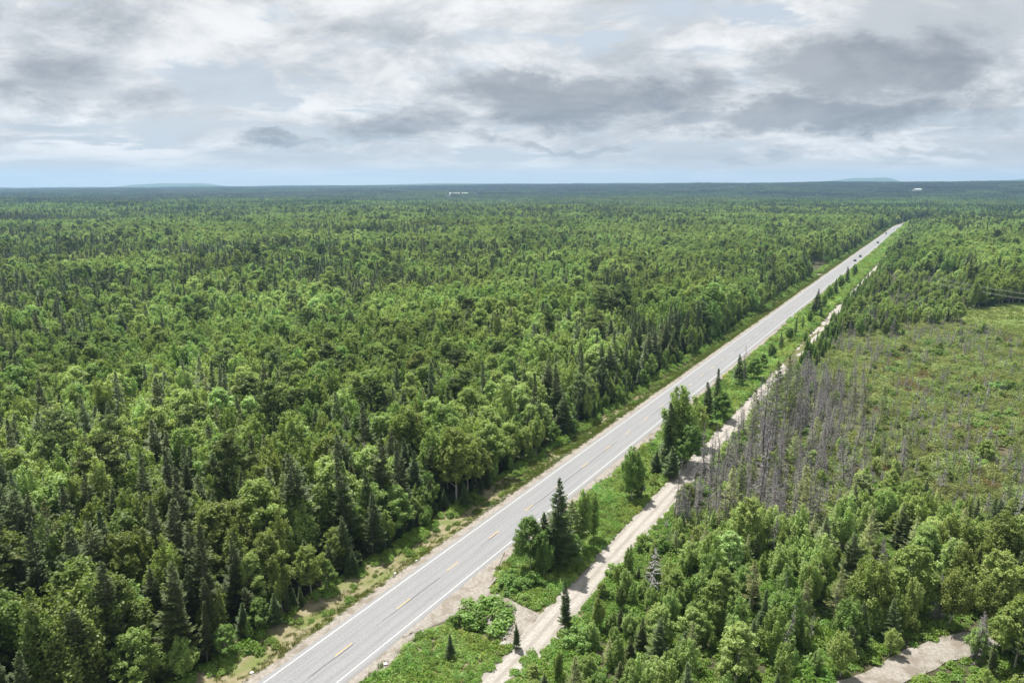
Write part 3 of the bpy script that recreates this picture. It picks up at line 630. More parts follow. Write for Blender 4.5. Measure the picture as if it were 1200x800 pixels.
def scatter_forest():
    sets = []
    for (r0, r1, s, sd) in ((40, 260, 4.1, 1), (260, 520, 4.6, 2), (520, 1500, 5.6, 3)):
        X, Y = jitter_grid(-r1 * .82, r1 * .82, 40, r1, s, sd); R = np.hypot(X, Y); k = (R >= r0) & (R < r1) & in_view(X, Y, 10); sets.append((X[k], Y[k]))
    x = np.concatenate([a for a, _ in sets]); y = np.concatenate([b for _, b in sets])
    Z, t, d = zones(x, y); k = Z != ''; x, y, Z, t, d = x[k], y[k], Z[k], t[k], d[k]
    n = len(x); r = np.random.default_rng(77); u = r.uniform(size=n); u2 = r.uniform(size=n); g = r.normal(size=n)
    con = vnoise(x, y, 70, 31, 3) + .55 * vnoise(x, y, 16, 32, 2)           # where conifers gather
    con2 = vnoise(x, y, 330, 33, 2); hn = vnoise(x, y, 110, 34, 2); hue_n = vnoise(x, y, 55, 35, 3); val_n = vnoise(x, y, 48, 36, 3)
    R = np.hypot(x, y)
    for i in range(n):
        z = Z[i]; a, b = u[i], u2[i]; hue = float(np.clip(-.016 + .014 * hue_n[i] + .011 * r.normal(), -.035, .012)); val = .14 + .34 * val_n[i] + .2 * r.normal(); val = max(val, -.28); fat = None
        if z in ('left', 'right', 'wall'):
            pc = .22 + .46 * con[i] + .20 * con2[i] * (R[i] > 350) + .25 * (R[i] > 1150)
            if z == 'left' and d[i] > -19: pc += .22                      # firs line the highway edge
            if z == 'wall': pc -= .15
            h = 14.2 + 2.2 * hn[i] + 1.2 * g[i]
            if z == 'wall': h += 2.5
            if d[i] > 0 and d[i] < 45: h *= .62
            if z == 'left' and d[i] > -17: h *= r.uniform(.45, .95)
            if a < pc: kind = 'spruce'; h *= r.uniform(.82, 1.25)
            elif a < pc + .02: kind = 'pine'; h *= 1.2
            elif a < pc + .05: kind = 'dead'; h *= .8
            elif a < pc + .07: kind = 'tamarack'
            else: kind = 'broadleaf'; h *= r.uniform(.86, 1.05)
        elif z == 'near':
            h = 7.6 + 1.3 * g[i] + 1.0 * hn[i]
            kind = 'broadleaf' if a < .70 else 'spruce' if a < .81 else 'tamarack' if a < .89 else 'dead'; hue -= .006; val += .12
            if kind == 'spruce': h *= .95
            if d[i] < 36 and t[i] > 62:
                if b < .3: continue
                h *= .30 + .03 * max(0, d[i] - 24)
                if a > .45 and kind == 'broadleaf': kind = 'tamarack'
        elif z == 'mixed':
            h = (9.2 + 1.6 * g[i]) * (1 - .35 * sstep(118, 148, t[i])); kind = 'broadleaf' if a < .56 else 'spruce' if a < .78 else 'tamarack' if a < .88 else 'dead' if a < .95 else 'pine'
        elif z == 'deadwood':
            thin = sstep(34, 58, d[i]); h = 8.3 + 1.6 * g[i] - 2.5 * thin; kind = 'dead' if a < .70 - .3 * thin else 'tamarack' if a < .76 else 'broadleaf' if a < .90 else 'bush'
            if kind == 'broadleaf': h *= .55; val += .1
            if kind == 'bush': h = 2.2
        elif z == 'roadside':
            if b < .3: continue
            h = 4.2 + 1.0 * g[i]; kind = 'spruce' if a < .4 else 'broadleaf'
        elif z == 'bog':
            if b < .30 - .3 * val_n[i]: continue
            h = 3.6 + 1.2 * g[i]; kind = 'dead' if a < .36 else 'tamarack' if a < .52 else 'bush' if a < .95 else 'broadleaf'
            if kind == 'bush': h = 2.0 + .6 * g[i]
            if kind == 'tamarack': h *= .8
        else:                                                              # strip
            h = 7.0 + 1.5 * g[i]; kind = 'broadleaf' if a < .46 else 'dead' if a < .80 else 'tamarack' if a < .90 else 'spruce'
            val += .05
        PL.add(kind, x[i], y[i], max(h, 1.1), z, hue, val, fat)
    # second, tighter sowing of dead stems
    X, Y = jitter_grid(20, 260, 90, 420, 2.6, 9); Zb, tb, db = zones(X, Y)
    for i in np.where((Zb == 'deadwood') & (r.uniform(size=len(X)) < .85 - .6 * sstep(32, 58, db)))[0]: PL.add('dead' if r.uniform() < .96 else 'tamarack', X[i], Y[i], float(np.clip(7.4 - 2.0 * sstep(36, 58, db[i]) + 2.0 * r.normal(), 3, 13)), 'deadwood', 0, 0)
    for i in np.where((Zb == 'bog') & (r.uniform(size=len(X)) < .42 + .55 * vnoise(X, Y, 22, 37, 2)))[0]: PL.add('dead', X[i], Y[i], float(np.clip(3.4 + 1.3 * r.normal(), 1.5, 7)), 'bog', 0, 0)
scatter_forest()
def understory():
    r = np.random.default_rng(17); X, Y = jitter_grid(-430, 260, 45, 520, 4.4, 71); Z, t, d = zones(X, Y); k = in_view(X, Y, 6) & np.isin(Z, ['left', 'wall', 'near', 'mixed']); X, Y, Z, t, d = X[k], Y[k], Z[k], t[k], d[k]
    hu, va = vnoise(X, Y, 42, 35, 2), vnoise(X, Y, 34, 36, 2)
    for i in range(len(X)):
        f = .55 if Z[i] in ('near', 'mixed') else 1.0
        PL.add('broadleaf' if r.uniform() < .72 else 'spruce', X[i], Y[i], f * r.uniform(5.5, 10.5), Z[i], float(np.clip(-.014 + .012 * hu[i] + .01 * r.normal(), -.03, .012)), .1 + .2 * va[i] + .18 * r.normal(), r.uniform(1.0, 1.35))
understory()

def scatter_median():
    r = np.random.default_rng(8)
    def S(kind, px, py, top, label=None, hue=0, val=0, fat=None, idx=None):
        """foot at (px, py), top at picture row top"""
        x, y = PX(px, py, -.5); k = (top - 400) / 800; c, q = math.cos(PITCH), math.sin(PITCH); h = CAM_H - y * (q + k * c) / (c - k * q) + .6
        if fat: fat *= dict(broadleaf=1.18, spruce=1.15).get(kind, 1.1)
        PL.add(kind, x, y, h, 'median', hue, val, fat, label, idx)
    # the trees one can pick out between the highway and the lane, from their feet and tops in the picture
    S('spruce', 652, 668, 558, 'tallest dark spruce on the grass between highway and gravel lane', 0, -.1, .9, 2)
    S('spruce', 638, 664, 598, 'dark spruce crowded against the tallest spruce beside the lane junction', 0, -.05, 1.1, 1)
    S('broadleaf', 637, 676, 625, 'small deep green tree in front of the dark spruces at the junction', .01, -.15, .8, 8)
    S('broadleaf', 622, 668, 608, 'deep green bushy tree on the highway side of the junction spruces', .01, -.2, .9, 3)
    S('broadleaf', 682, 645, 572, 'fresh green tree behind the tallest spruce beside the gravel lane', -.008, .15, .85, 5)
    S('tamarack', 668, 652, 585, 'feathery yellow-green tamarack beside the tallest junction spruce', 0, 0, 1.3, 0)
    S('broadleaf', 695, 634, 580, 'low green tree whose shadow falls on the gravel lane', 0, .05, .9, 6)
    S('broadleaf', 668, 664, 628, 'squat green tree at the lane edge below the tall spruce', .012, -.05, 1.1, 4)
    S('broadleaf', 741, 586, 526, 'lone leafy tree with ragged top between highway and lane, beside blue marker', .004, 0, .95, 1)
    S('spruce', 748, 584, 546, 'small spruce leaning into the lone leafy tree by the blue marker', 0, 0, 1.0, 3)
    S('spruce', 782, 549, 473, 'dark pointed spruce at the near end of the mid grass tree clump', 0, -.05, 1.0, 0)
    S('broadleaf', 797, 544, 456, 'olive-green leafy tree in the middle of the grass clump', -.012, .1, .9, 2)
    S('broadleaf', 815, 524, 470, 'bright yellow-green round tree in the grass clump by the lane', -.035, .35, .95, 0)
    S('spruce', 788, 562, 524, 'young pale-tipped spruce at the lane edge before the grass clump', 0, .35, 1.25, 2)
    S('spruce', 768, 556, 528, 'short dark spruce on the grass before the clump, highway side', 0, -.1, 1.3, 4)
    S('broadleaf', 805, 550, 500, 'low rounded green tree at the foot of the grass clump', .01, -.05, 1.0, 4)
    S('spruce', 838, 490, 432, 'tall dark pointed spruce at the far end of the grass clump', 0, -.15, 1.0, 5)
    S('broadleaf', 846, 493, 462, 'round dark green tree beside the tall pointed spruce by the lane', .012, -.1, 1.1, 3)
    S('spruce', 828, 500, 448, 'middling spruce squeezed between olive tree and tall pointed spruce', 0, -.05, 1.0, 3)
    S('spruce', 866, 452, 415, 'spruce with a bare grey top on the narrowing grass strip', 0, 0, 1.0, 1)
    S('spruce', 872, 445, 424, 'lower spruce beside the bare-topped spruce on the grass strip', 0, 0, 1.1, 0)
    S('dead', 869, 452, 404, 'bare grey snag standing in the grass strip beside the highway', 0, 0, .6, 0)
    S('broadleaf', 884, 446, 421, 'rounded grey-green tree next to the bare-topped spruce', .01, 0, 1.1, 3)
    for (px, py, tp, k) in ((903, 420, 402, 'broadleaf'), (915, 412, 390, 'spruce'), (925, 400, 382, 'broadleaf'), (932, 395, 371, 'spruce'), (940, 388, 371, 'spruce'), (952, 372, 344, 'spruce'), (957, 366, 338, 'spruce'), (966, 362, 343, 'broadleaf'), (962, 374, 354, 'spruce'), (972, 352, 333, 'broadleaf'), (985, 340, 321, 'broadleaf'), (992, 333, 312, 'spruce'), (1000, 325, 308, 'broadleaf'), (942, 404, 388, 'broadleaf'), (895, 432, 415, 'broadleaf'), (948, 380, 362, 'broadleaf'), (978, 346, 326, 'spruce')):
        S(k, px, py, tp, None, 0, r.normal(0, .1), 1.0)
    S('broadleaf', 945, 425, 393, 'single green tree on the bog side of the gravel lane', 0, .05, .9, 7)
    # taller trees left standing among the dead spruces next to the lane
    for px, py, tp, lab in ((905, 520, 422, 'tall thin half-dead tamarack leaning over the gravel lane'), (920, 498, 416, 'tallest half-dead tamarack between gravel lane and dead spruces'), (930, 490, 424, 'thin half-dead tamarack behind the tallest tamarack by the lane'), (880, 540, 455, 'half-dead tamarack among bare stems beside the gravel lane')): S('tamarack', px, py, tp, lab)
    S('dead', 893, 560, 430, 'tallest bare grey spruce pole among the dead spruces', 0, 0, .8, 2); S('dead', 890, 600, 472, 'tall bare grey spruce in front of the tallest dead pole', 0, 0, .8, 4)
    S('spruce', 527, 772, 742, 'little dark spruce in the weeds between highway and overgrown lane', 0, -.1, 1.0, 1)
    S('spruce', 605, 762, 733, 'little spruce at the corner where apron meets gravel lane', 0, -.1, .9, 3)
    S('spruce', 664, 738, 678, 'slim dark spruce standing alone at the edge of the gravel lane', 0, -.15, .6, 2)
    # bushes
    for (px, py, h, fat, hue, val, lab) in ((600, 690, 2.4, 1.5, .012, -.05, 'broad low dark-green bush on the grass island beside the junction'), (625, 684, 2.3, 1.3, .01, -.05, 'rounded dark bush on the island nearest the tall spruces'), (585, 697, 1.6, 1.3, -.01, .12, 'bright green bush at the island tip where the apron bends'),
            (612, 705, 1.5, 1.4, -.012, .2, 'light green bush along the apron side of the island'), (597, 676, 1.8, 1.0, .006, .15, 'grey-green bush on the highway side of the island'),
            (570, 727, 3.4, 1.5, .004, 0, 'large olive-green bush at the weedy corner across the apron'), (558, 732, 2.4, 1.2, .004, -.05, 'dark lower bush beside the large olive bush at the weedy corner'), (530, 732, 1.5, 1.0, 0, .1, 'small round bush at the edge of the apron gravel')):
        PL.add('bush', *PX(px, py, -.4), h, 'median', hue, val, fat, lab)
    for i in range(26):
        t = r.uniform(45, 470); d = r.choice([r.uniform(9, 17), r.uniform(23.8, 26), r.uniform(-12.5, -10.5)])
        if 60 < t < 100 and d > 0: continue
        PL.add('bush', *TD(t, d), r.uniform(.9, 1.9), 'verge', .01 * r.normal(), .12 * r.normal())
    for i in range(120):                                           # small firs and saplings at the foot of the forest edge
        t = r.uniform(42, 330); d = r.uniform(-14.5, -11.6); PL.add('spruce' if r.uniform() < .55 else 'broadleaf', *TD(t, d), r.uniform(1.8, 6.0), 'edge', .008 * r.normal(), .1 * r.normal(), r.uniform(1, 1.3))
    for i in range(330):                                          # growth that closes over the far lane
        t = r.uniform(235, 660); PL.add('broadleaf' if r.uniform() < .7 else 'spruce', *TD(t, r.uniform(23.8, 30)), r.uniform(5.5, 9.5) * (.6 + .3 * sstep(240, 330, t)), 'laneside', .008 * r.normal(), .1 * r.normal(), r.uniform(.7, .9))
    for i in range(46):                                           # alder and birch along the lane's far side
        t = r.uniform(74, 235); PL.add('bush' if r.uniform() < .6 else 'broadleaf', *TD(t, r.uniform(23.9, 27.5)), r.uniform(1.2, 3.2), 'laneside', .008 * r.normal(), .12 + .1 * r.normal(), r.uniform(.9, 1.2))
scatter_median()

# labels that follow the look and the place
PLACE = {'left': 'in forest across the highway', 'right': 'in the far roadside wood', 'near': 'in the young wood beside gravel lane', 'mixed': 'in mixed wood by the bog',
    'deadwood': 'in the dead spruce stand', 'bog': 'out on the open bog', 'strip': 'in the thicket behind the bog', 'wall': 'in tall stand behind meadow', 'median': 'on grass between highway and lane',
    'verge': 'on the roadside verge', 'edge': 'at foot of the forest edge', 'laneside': "on the lane's bog side", 'roadside': 'on the far road verge'}
def tone(val, hue, kind):
    if kind == 'dead': return 'bare grey'
    if hue < -.03: return 'yellow-green'
    if val > .34: return 'pale silvery-green'
    if val > .12: return 'light green'
    if val < -.16: return 'deep dark-green'
    return 'mid-green'
def shape_word(kind, k, fb):
    if kind == 'broadleaf': return 'broad-crowned' if k in (3, 4, 10) else 'narrow-crowned' if 5 <= k <= 8 else 'oval-crowned'
    return '' if .95 <= fb <= 1.07 else 'slender' if fb < .95 else 'stout'
def size_word(h, kind):
    if kind == 'bush': return 'low' if h < 1.8 else 'big'
    return 'small' if h < 5 else 'medium-sized' if h < 9.5 else 'tall' if h < 13.5 else 'very tall'
NOUN = dict(broadleaf='leafy tree', spruce='spruce', pine='layered pine', tamarack='tamarack', dead='dead spruce', bush='leafy bush')
NAME = dict(broadleaf='broadleaf_tree', spruce='spruce_tree', pine='pine_tree', tamarack='tamarack_tree', dead='dead_spruce', bush='bush')
CAT = dict(broadleaf='tree', spruce='spruce', pine='pine', tamarack='tamarack', dead='dead tree', bush='bush')
STUFF = dict(broadleaf=('broadleaf_forest', 'leafy forest canopy stretching away behind the nearer trees', 'forest'), spruce=('spruce_forest', 'dark spruces scattered through the distant forest canopy', 'forest'), pine=('pine_forest', 'layered pines rising through the distant forest', 'forest'),
    tamarack=('tamarack_wood', 'thin tamaracks dotted over the far bog and forest', 'wood'), dead=('dead_wood', 'far grey bare stems massed over bog and forest', 'dead wood'), bush=('bushland', 'far leafy bushes dotted over the bog', 'bushes'))
def gn_scatter(name, meshes, rows, label, cat, kind_prop='stuff', tilt=0.0):
    """one object: points carry index, size, turn, hue and value; geometry nodes set the plants on them"""
    src = bpy.data.collections.new(name + '_source')
    for i, me in enumerate(meshes): src.objects.link(bpy.data.objects.new(f'{name}_source_{i:02d}', me))
    pts = bpy.data.meshes.new(name); A = np.array(rows, np.float32); A = np.concatenate([A, np.random.default_rng(3).normal(0, tilt, (len(A), 2)).astype(np.float32)], 1)        # x y z sx sz rot idx hue val tilt
    pts.vertices.add(len(A)); pts.vertices.foreach_set('co', A[:, :3].ravel())
    for nm, c in (('sx', 3), ('sz', 4), ('rot', 5), ('hue', 7), ('val', 8), ('tx', 9), ('ty', 10)):
        a = pts.attributes.new(nm, 'FLOAT', 'POINT'); a.data.foreach_set('value', np.ascontiguousarray(A[:, c]))
    a = pts.attributes.new('pick', 'INT', 'POINT'); a.data.foreach_set('value', A[:, 6].astype(np.int32))
    o = link(name, pts, kind=kind_prop, label=label, category=cat)
    g = bpy.data.node_groups.new(name, 'GeometryNodeTree'); g.interface.new_socket('Geometry', in_out='INPUT', socket_type='NodeSocketGeometry'); g.interface.new_socket('Geometry', in_out='OUTPUT', socket_type='NodeSocketGeometry')
    n = g.nodes; L = g.links; gi = n.new('NodeGroupInput'); go = n.new('NodeGroupOutput'); ip = n.new('GeometryNodeInstanceOnPoints'); ci = n.new('GeometryNodeCollectionInfo')
    ci.inputs['Collection'].default_value = src; ci.inputs['Separate Children'].default_value = True; ci.inputs['Reset Children'].default_value = True
    def at(nm, typ):
        k = n.new('GeometryNodeInputNamedAttribute'); k.data_type = typ; k.inputs['Name'].default_value = nm; return k.outputs['Attribute']
    cx = n.new('ShaderNodeCombineXYZ'); sx = at('sx', 'FLOAT'); L.new(sx, cx.inputs[0]); L.new(sx, cx.inputs[1]); L.new(at('sz', 'FLOAT'), cx.inputs[2])
    cr = n.new('ShaderNodeCombineXYZ'); L.new(at('rot', 'FLOAT'), cr.inputs[2]); L.new(at('tx', 'FLOAT'), cr.inputs[0]); L.new(at('ty', 'FLOAT'), cr.inputs[1])
    L.new(gi.outputs[0], ip.inputs['Points']); L.new(ci.outputs[0], ip.inputs['Instance']); ip.inputs['Pick Instance'].default_value = True
    L.new(at('pick', 'INT'), ip.inputs['Instance Index']); L.new(cx.outputs[0], ip.inputs['Scale'])
    try:
        er = n.new('FunctionNodeEulerToRotation'); L.new(cr.outputs[0], er.inputs[0]); L.new(er.outputs[0], ip.inputs['Rotation'])
    except Exception: L.new(cr.outputs[0], ip.inputs['Rotation'])
    L.new(ip.outputs[0], go.inputs[0])
    md = o.modifiers.new('scatter', 'NODES'); md.node_group = g
    return o
def plant_everything():
    r = np.random.default_rng(99); todo = []
    for kind, rows in PL.rows.items():
        if not rows: continue
        n = len(rows); X = np.array([q[0] for q in rows]); Y = np.array([q[1] for q in rows]); H = np.array([q[2] for q in rows]); Zg = terrain(X, Y) - .1
        c, s = math.cos(PITCH), math.sin(PITCH); f = Y * c - (Zg + H * .7 - CAM_H) * s; v = 400 + 800 * (-(Y * s) - (Zg + H * .7 - CAM_H) * c) / f; u = 600 + 800 * X / f
        app = H / f; app[(u < 4) | (u > 1196) | (v > 797) | (v < 0)] = -1
        app = app + np.array([10. if q[7] else 0. for q in rows])
        order = np.argsort(-app); solo = set(order[:(295 if n > 300 else n)].tolist()) - set(np.where(app < 0)[0].tolist()); far = []
        for i, (x, y, h, zone, hue, val, fat, label, idx) in enumerate(rows):
            k = idx if idx is not None else int(r.integers(len(KIND[kind]))); k %= len(KIND[kind])
            if idx is None and kind == 'broadleaf' and zone in ('near', 'laneside', 'median'): k = [0, 1, 5, 6, 7, 8, 9][int(r.integers(7))]
            hue = 0 if hue is None else hue; val = 0 if val is None else val; sz = h / BASEH[kind]
            fb = fat if fat is not None else r.uniform(.86, 1.16); sx = sz * fb
            if kind != 'bush' and fat is None: sx = (sz ** .8) * fb
            rot = r.uniform(0, 6.283)
            if i in solo: todo.append((kind, x, y, float(Zg[i]), h, zone, hue, val, fb, label, k, sx, sz, rot))
            else: far.append((x, y, Zg[i], sx, sz, rot, k, hue, val))
        if far: gn_scatter(STUFF[kind][0], [m[2] for m in KIND[kind]], far, STUFF[kind][1], STUFF[kind][2], tilt=.07 if kind == 'dead' else .03)
        print(kind, n, 'solo', len(solo), 'far', len(far))
    XY = np.array([(q[1], q[2]) for q in todo]); SHORT = dict(broadleaf='leafy tree', spruce='spruce', pine='pine', tamarack='tamarack', dead='dead spruce', bush='bush')
    for i, (kind, x, y, z, h, zone, hue, val, fb, label, k, sx, sz, rot) in enumerate(todo):
        if not label:
            dd = (XY[:, 0] - x) ** 2 + (XY[:, 1] - y) ** 2; dd[i] = 1e9; j = int(dd.argmin()); o2 = todo[j]
            rel = ('taller' if o2[4] > h * 1.12 else 'shorter' if o2[4] < h * .88 else 'equal') if o2[0] != 'bush' else 'low'
            w = [tone(val, hue, kind), size_word(h, kind), shape_word(kind, k, fb), NOUN[kind], 'beside', rel, SHORT[o2[0]] + ',', PLACE[zone]]
            label = ' '.join(' '.join(w).split()[:16])
        o = empty(NAME[kind], (x, y, z), rot, (sx, sx, sz), label=label, category=CAT[kind], group=f"{NOUN[kind]}{'es' if kind == 'bush' else 's'} {PLACE[zone]}"); tm, cm, _ = KIND[kind][k]
        tl = .065 if kind == 'dead' else .025; o.rotation_euler = (r.normal(0, tl), r.normal(0, tl), rot)
        link('stem' if kind == 'bush' else 'trunk', tm, parent=o); link('crown', cm, parent=o, hue=float(hue), val=float(val))
plant_everything()

# ------------------------------------------------------------------ far forest in patches
def patch(seed, conf):
    r = np.random.default_rng(seed); mb = MB(); S = 100.
    gx, gy = jitter_grid(-S / 2, S / 2, -S / 2, S / 2, 6.2, seed); n = len(gx)
    isC = r.uniform(size=n) < conf + .25 * vnoise(gx, gy, 30, seed, 2)
    for i in range(n):
        if isC[i]:
            H = r.uniform(10, 16); R = r.uniform(1.5, 2.1); m = 34; q = r.uniform(0, 1, m) ** .8; az = r.uniform(0, 6.283, m); rad = R * (1 - q) * .85
            P = np.stack([gx[i] + np.cos(az) * rad, gy[i] + np.sin(az) * rad, H * (.15 + .83 * q)], -1); N_ = unit(np.stack([np.cos(az), np.sin(az), 0 * az + .6], -1) + r.normal(size=(m, 3)) * .4)
            mb.quads(leaf_quads(r, P, N_, 1.25, 1.5), r.uniform(0, 1, m), 0)
        else:
            H = r.uniform(9.5, 14); R = r.uniform(2.4, 3.6); m = 46; dr = unit(r.normal(size=(m, 3)) + [0, 0, .35]); P = np.array([gx[i], gy[i], H * .64]) + dr * [R, R, H * .36] * r.uniform(.75, 1.05, m)[:, None]
            mb.quads(leaf_quads(r, P, unit(dr + r.normal(size=(m, 3)) * .45 + [0, 0, .25]), 1.5, 1.3), np.clip(r.uniform(.2, .8) + r.normal(0, .2, m), 0, 1), 1)
    return mb.mesh('forest_patch', [M['spruce'], M['leaf']])
def far_forest():
    me = [patch(700 + i, c) for i, c in enumerate((.12, .2, .35, .55, .85))]; rows = []; r = np.random.default_rng(4)
    for (r0, r1, s) in ((1500, 3000, 84), (3000, 7600, 96)):
        X, Y = jitter_grid(-r1 * .85, r1 * .85, 800, r1, s, int(s)); R = np.hypot(X, Y); A = np.degrees(np.arctan2(X, Y)); k = (R > r0 + 40) & (R < r1) & (np.abs(A) < 42); X, Y = X[k], Y[k]
        cn = vnoise(X, Y, 900, 41, 3); hn = vnoise(X, Y, 500, 42, 2); t, d = toTD(X, Y)
        for i in range(len(X)):
            skip = False
            for (bx, by, cl) in FAR_BUILDINGS:
                dd = math.hypot(bx, by); al = (X[i] * bx + Y[i] * by) / dd; ac = abs(X[i] * by - Y[i] * bx) / dd
                if dd - cl < al < dd + 50 and ac < 60: skip = True
            if skip: continue
            band = .40 * math.exp(-((math.hypot(X[i], Y[i]) - 1750) / 260) ** 2)
            c = np.clip(.50 + .38 * cn[i] + band + .12 * r.normal(), 0, .99); kk = int(np.clip(c * 5, 0, 4)); sc = r.uniform(.95, 1.12)
            rows.append((X[i], Y[i], float(terrain(X[i], Y[i])) - .6, sc * s / 92 * 1.0, r.uniform(.95, 1.25) + .15 * hn[i], r.integers(4) * math.pi / 2 + r.normal(0, .15), kk, .008 * r.normal() + .01 * hn[i], .12 * hn[i] + .08 * r.normal() - .22 - .56 * float(sstep(1500, 3200, math.hypot(X[i], Y[i])))))  # leaf colour darkened, more with distance, in place of self-shading the patches lack
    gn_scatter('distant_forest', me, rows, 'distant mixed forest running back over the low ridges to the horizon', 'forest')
    print('patches', len(rows))
def far_point(px, dist):
    a = math.atan((px - 600) / 800 / 1.02); return dist * math.sin(a), dist * math.cos(a)
FAR_BUILDINGS = [(*far_point(533, 3050), 190), (*far_point(545, 3120), 190), (*far_point(556, 3160), 190), (*far_point(1073, 3300), 210)]
far_forest()

# ------------------------------------------------------------------ ground cover (uncountable)
def cover():
    r = np.random.default_rng(21)
    grass = [tuft(800 + i, 34, .36 + .08 * (i % 3)) for i in range(4)]; herbs = [herb(820 + i, 130, .55 + .2 * (i % 3), .52, .135) for i in range(5)]
    gm = [g.mesh('grass_tuft', [M['grass']]) for g in grass]; hm = [h.mesh('weed_clump', [M['weed']]) for h in herbs]
    lm = [herb(840 + i, 150, .8 + .3 * (i % 3), .75, .14).mesh('heath_clump', [M['heath']]) for i in range(5)]
    G, Hb, Lb = [], [], []
    def sow(t0, t1, d0, d1, dens):
        n = int((t1 - t0) * (d1 - d0) * dens); t = r.uniform(t0, t1, n); d = r.uniform(d0, d1, n); x, y = TD(t, d); k = in_view(x, y, 0, .12, .2); return t[k], d[k], x[k], y[k]
    apx = np.array(AP)
    def in_apron(t, d): return ((t > 68) & (t < 77.6) & (d > 4.9) & (d < 18.5)) | ((t > 61 + 1.75 * (d - 4.9)) & (t < 78 + 2.2 * (9.0 - d)) & (d < 9.3) & (d > 4.9) & (t < 98))
    def put(L, t, d, x, y, s0, s1, hue, val, nm, hj=.012, vj=.12):
        if not len(x): return
        z = terrain(x, y) - .03; hu = hue + hj * vnoise(x, y, 5, 51, 2) + hj * .5 * r.normal(size=len(x)); va = val + vj * vnoise(x, y, 4, 52, 2) + vj * .6 * r.normal(size=len(x)); sc = r.uniform(s0, s1, len(x)) * (1 + .25 * vnoise(x, y, 6, 53, 2))
        for i in range(len(x)): L.append((x[i], y[i], z[i], sc[i] * 1.1, sc[i], r.uniform(0, 6.283), r.integers(nm), hu[i], va[i]))
    for (t0, t1, f, sb) in ((38, 130, 1., 1.), (130, 300, .5, 1.35), (300, 760, .16, 2.2), (760, 1300, .05, 3.6)):
        # far verge: trimmed grass by the gravel, dry soil with dark tufts, then ferns under the wood
        t, d, x, y = sow(t0, t1, -7.6, -6.0, 7 * f); put(G, t, d, x, y, .5 * sb, .9 * sb, -.012, .05, 4)
        t, d, x, y = sow(max(t0, 108), max(t1, 109), -11.8, -6.3, 5.5 * f); put(G, t, d, x, y, .6 * sb, 1.1 * sb, .004, .12, 4)
        t, d, x, y = sow(t0, t1, -10.6, -7.4, 2.2 * f); k = (vnoise(x, y, 2.2, 54, 2) > .12); put(G, t[k], d[k], x[k], y[k], .6 * sb, 1.1 * sb, -.02, -.05, 4)
        k = vnoise(x, y, 1.6, 55, 2) > .55; put(Hb, t[k], d[k], x[k], y[k], .6 * sb, 1.1 * sb, 0, -.15, 5)
        t, d, x, y = sow(t0, t1, -13.8, -10.4, 3.0 * f); k = vnoise(x, y, 3.5, 59, 2) + .35 * (-d - 11.2) > -.15; t, d, x, y = t[k], d[k], x[k], y[k]; put(Hb, t, d, x, y, .7 * sb, 1.3 * sb, 0, .1, 5)
        # between highway and lane: a rank green growth
        t, d, x, y = sow(t0, t1, 6.7, 18.3, 4.2 * f); k = ~in_apron(t, d) & (d > 7.0 + .7 * vnoise(t, d, 5, 56, 2)); put(Hb, t[k], d[k], x[k], y[k], .6 * sb, 1.25 * sb, -.004, .18, 5, .022, .32)
        t, d, x, y = sow(t0, t1, 6.4, 18.4, 3.0 * f); k = ~in_apron(t, d); put(G, t[k], d[k], x[k], y[k], .6 * sb, 1.2 * sb, .0, .1, 4)
        t, d, x, y = sow(t0, t1, 17.2, 18.3, 5 * f); k = ~in_apron(t, d); put(G, t[k], d[k], x[k], y[k], .5 * sb, 1.0 * sb, -.01, .12, 4)
        t, d, x, y = sow(t0, t1, 23.1, 27.0, 4 * f); put(Hb, t, d, x, y, .6 * sb, 1.2 * sb, 0, .12, 5); put(G, t[::2], d[::2], x[::2], y[::2], .6 * sb, 1.1 * sb, 0, .15, 4)
    t, d, x, y = sow(38, 69, 17.8, 23.5, 2.2); k = (np.abs(d - 20.2) > 1.3); put(Hb, t[k], d[k], x[k], y[k], .6, 1.2, 0, .15, 5)
    # under the wood near the camera and along the shaded track
    X, Y = jitter_grid(-60, 120, 50, 135, 1.15, 61); Z, t, d = zones(X, Y); k = in_view(X, Y, 0) & np.isin(Z, ['near', 'mixed', 'deadwood']); put(Hb, t[k], d[k], X[k], Y[k], .8, 1.7, .005, .0, 5)
    dt = dist_track(X, Y); k = in_view(X, Y, 0) & (dt > 2.3) & (ell(X, Y, 49, 70.5, 14, 7.5, .35) < 1); put(Hb, t[k], d[k], X[k], Y[k], .7, 1.4, 0, .15, 5); k = in_view(X, Y, 0) & (dt > 1.35) & (dt < 4.0); put(G, t[k], d[k], X[k], Y[k], .6, 1.3, -.01, .1, 4)
    # bog heath: green, olive and rust
    X, Y = jitter_grid(30, 330, 110, 480, 1.25, 62); Z, t, d = zones(X, Y); k = in_view(X, Y, 0) & np.isin(Z, ['bog', 'strip', 'deadwood']) & (vnoise(X, Y, 9, 57, 3) > -.75)
    X, Y, t, d = X[k], Y[k], t[k], d[k]; rust = (vnoise(X, Y, 8, 58, 3) > .66) & (d > 50); put(Lb, t[~rust], d[~rust], X[~rust], Y[~rust], .7, 1.7, -.004, .16, 5, .02, .3); put(Lb, t[rust], d[rust], X[rust], Y[rust], .7, 1.3, -.085, -.15, 5, .02, .15)
    # meadow sward
    X, Y = jitter_grid(150, 330, 270, 470, 1.6, 63); k = (ell(X, Y, *MEAD) < 1.1) & in_view(X, Y, 0); t, d = toTD(X, Y); put(G, t[k], d[k], X[k], Y[k], 1.6, 2.6, -.005, .25, 4)
    gn_scatter('grass', gm, G, 'grass along the road edges and over the meadow', 'grass'); gn_scatter('weeds', hm, Hb, 'rank green weeds and ferns along highway, lane and wood floor', 'weeds'); gn_scatter('bog_heath', lm, Lb, 'low green and rusty heath covering the open bog', 'heath')
    print('cover', len(G), len(Hb), len(Lb))
cover()

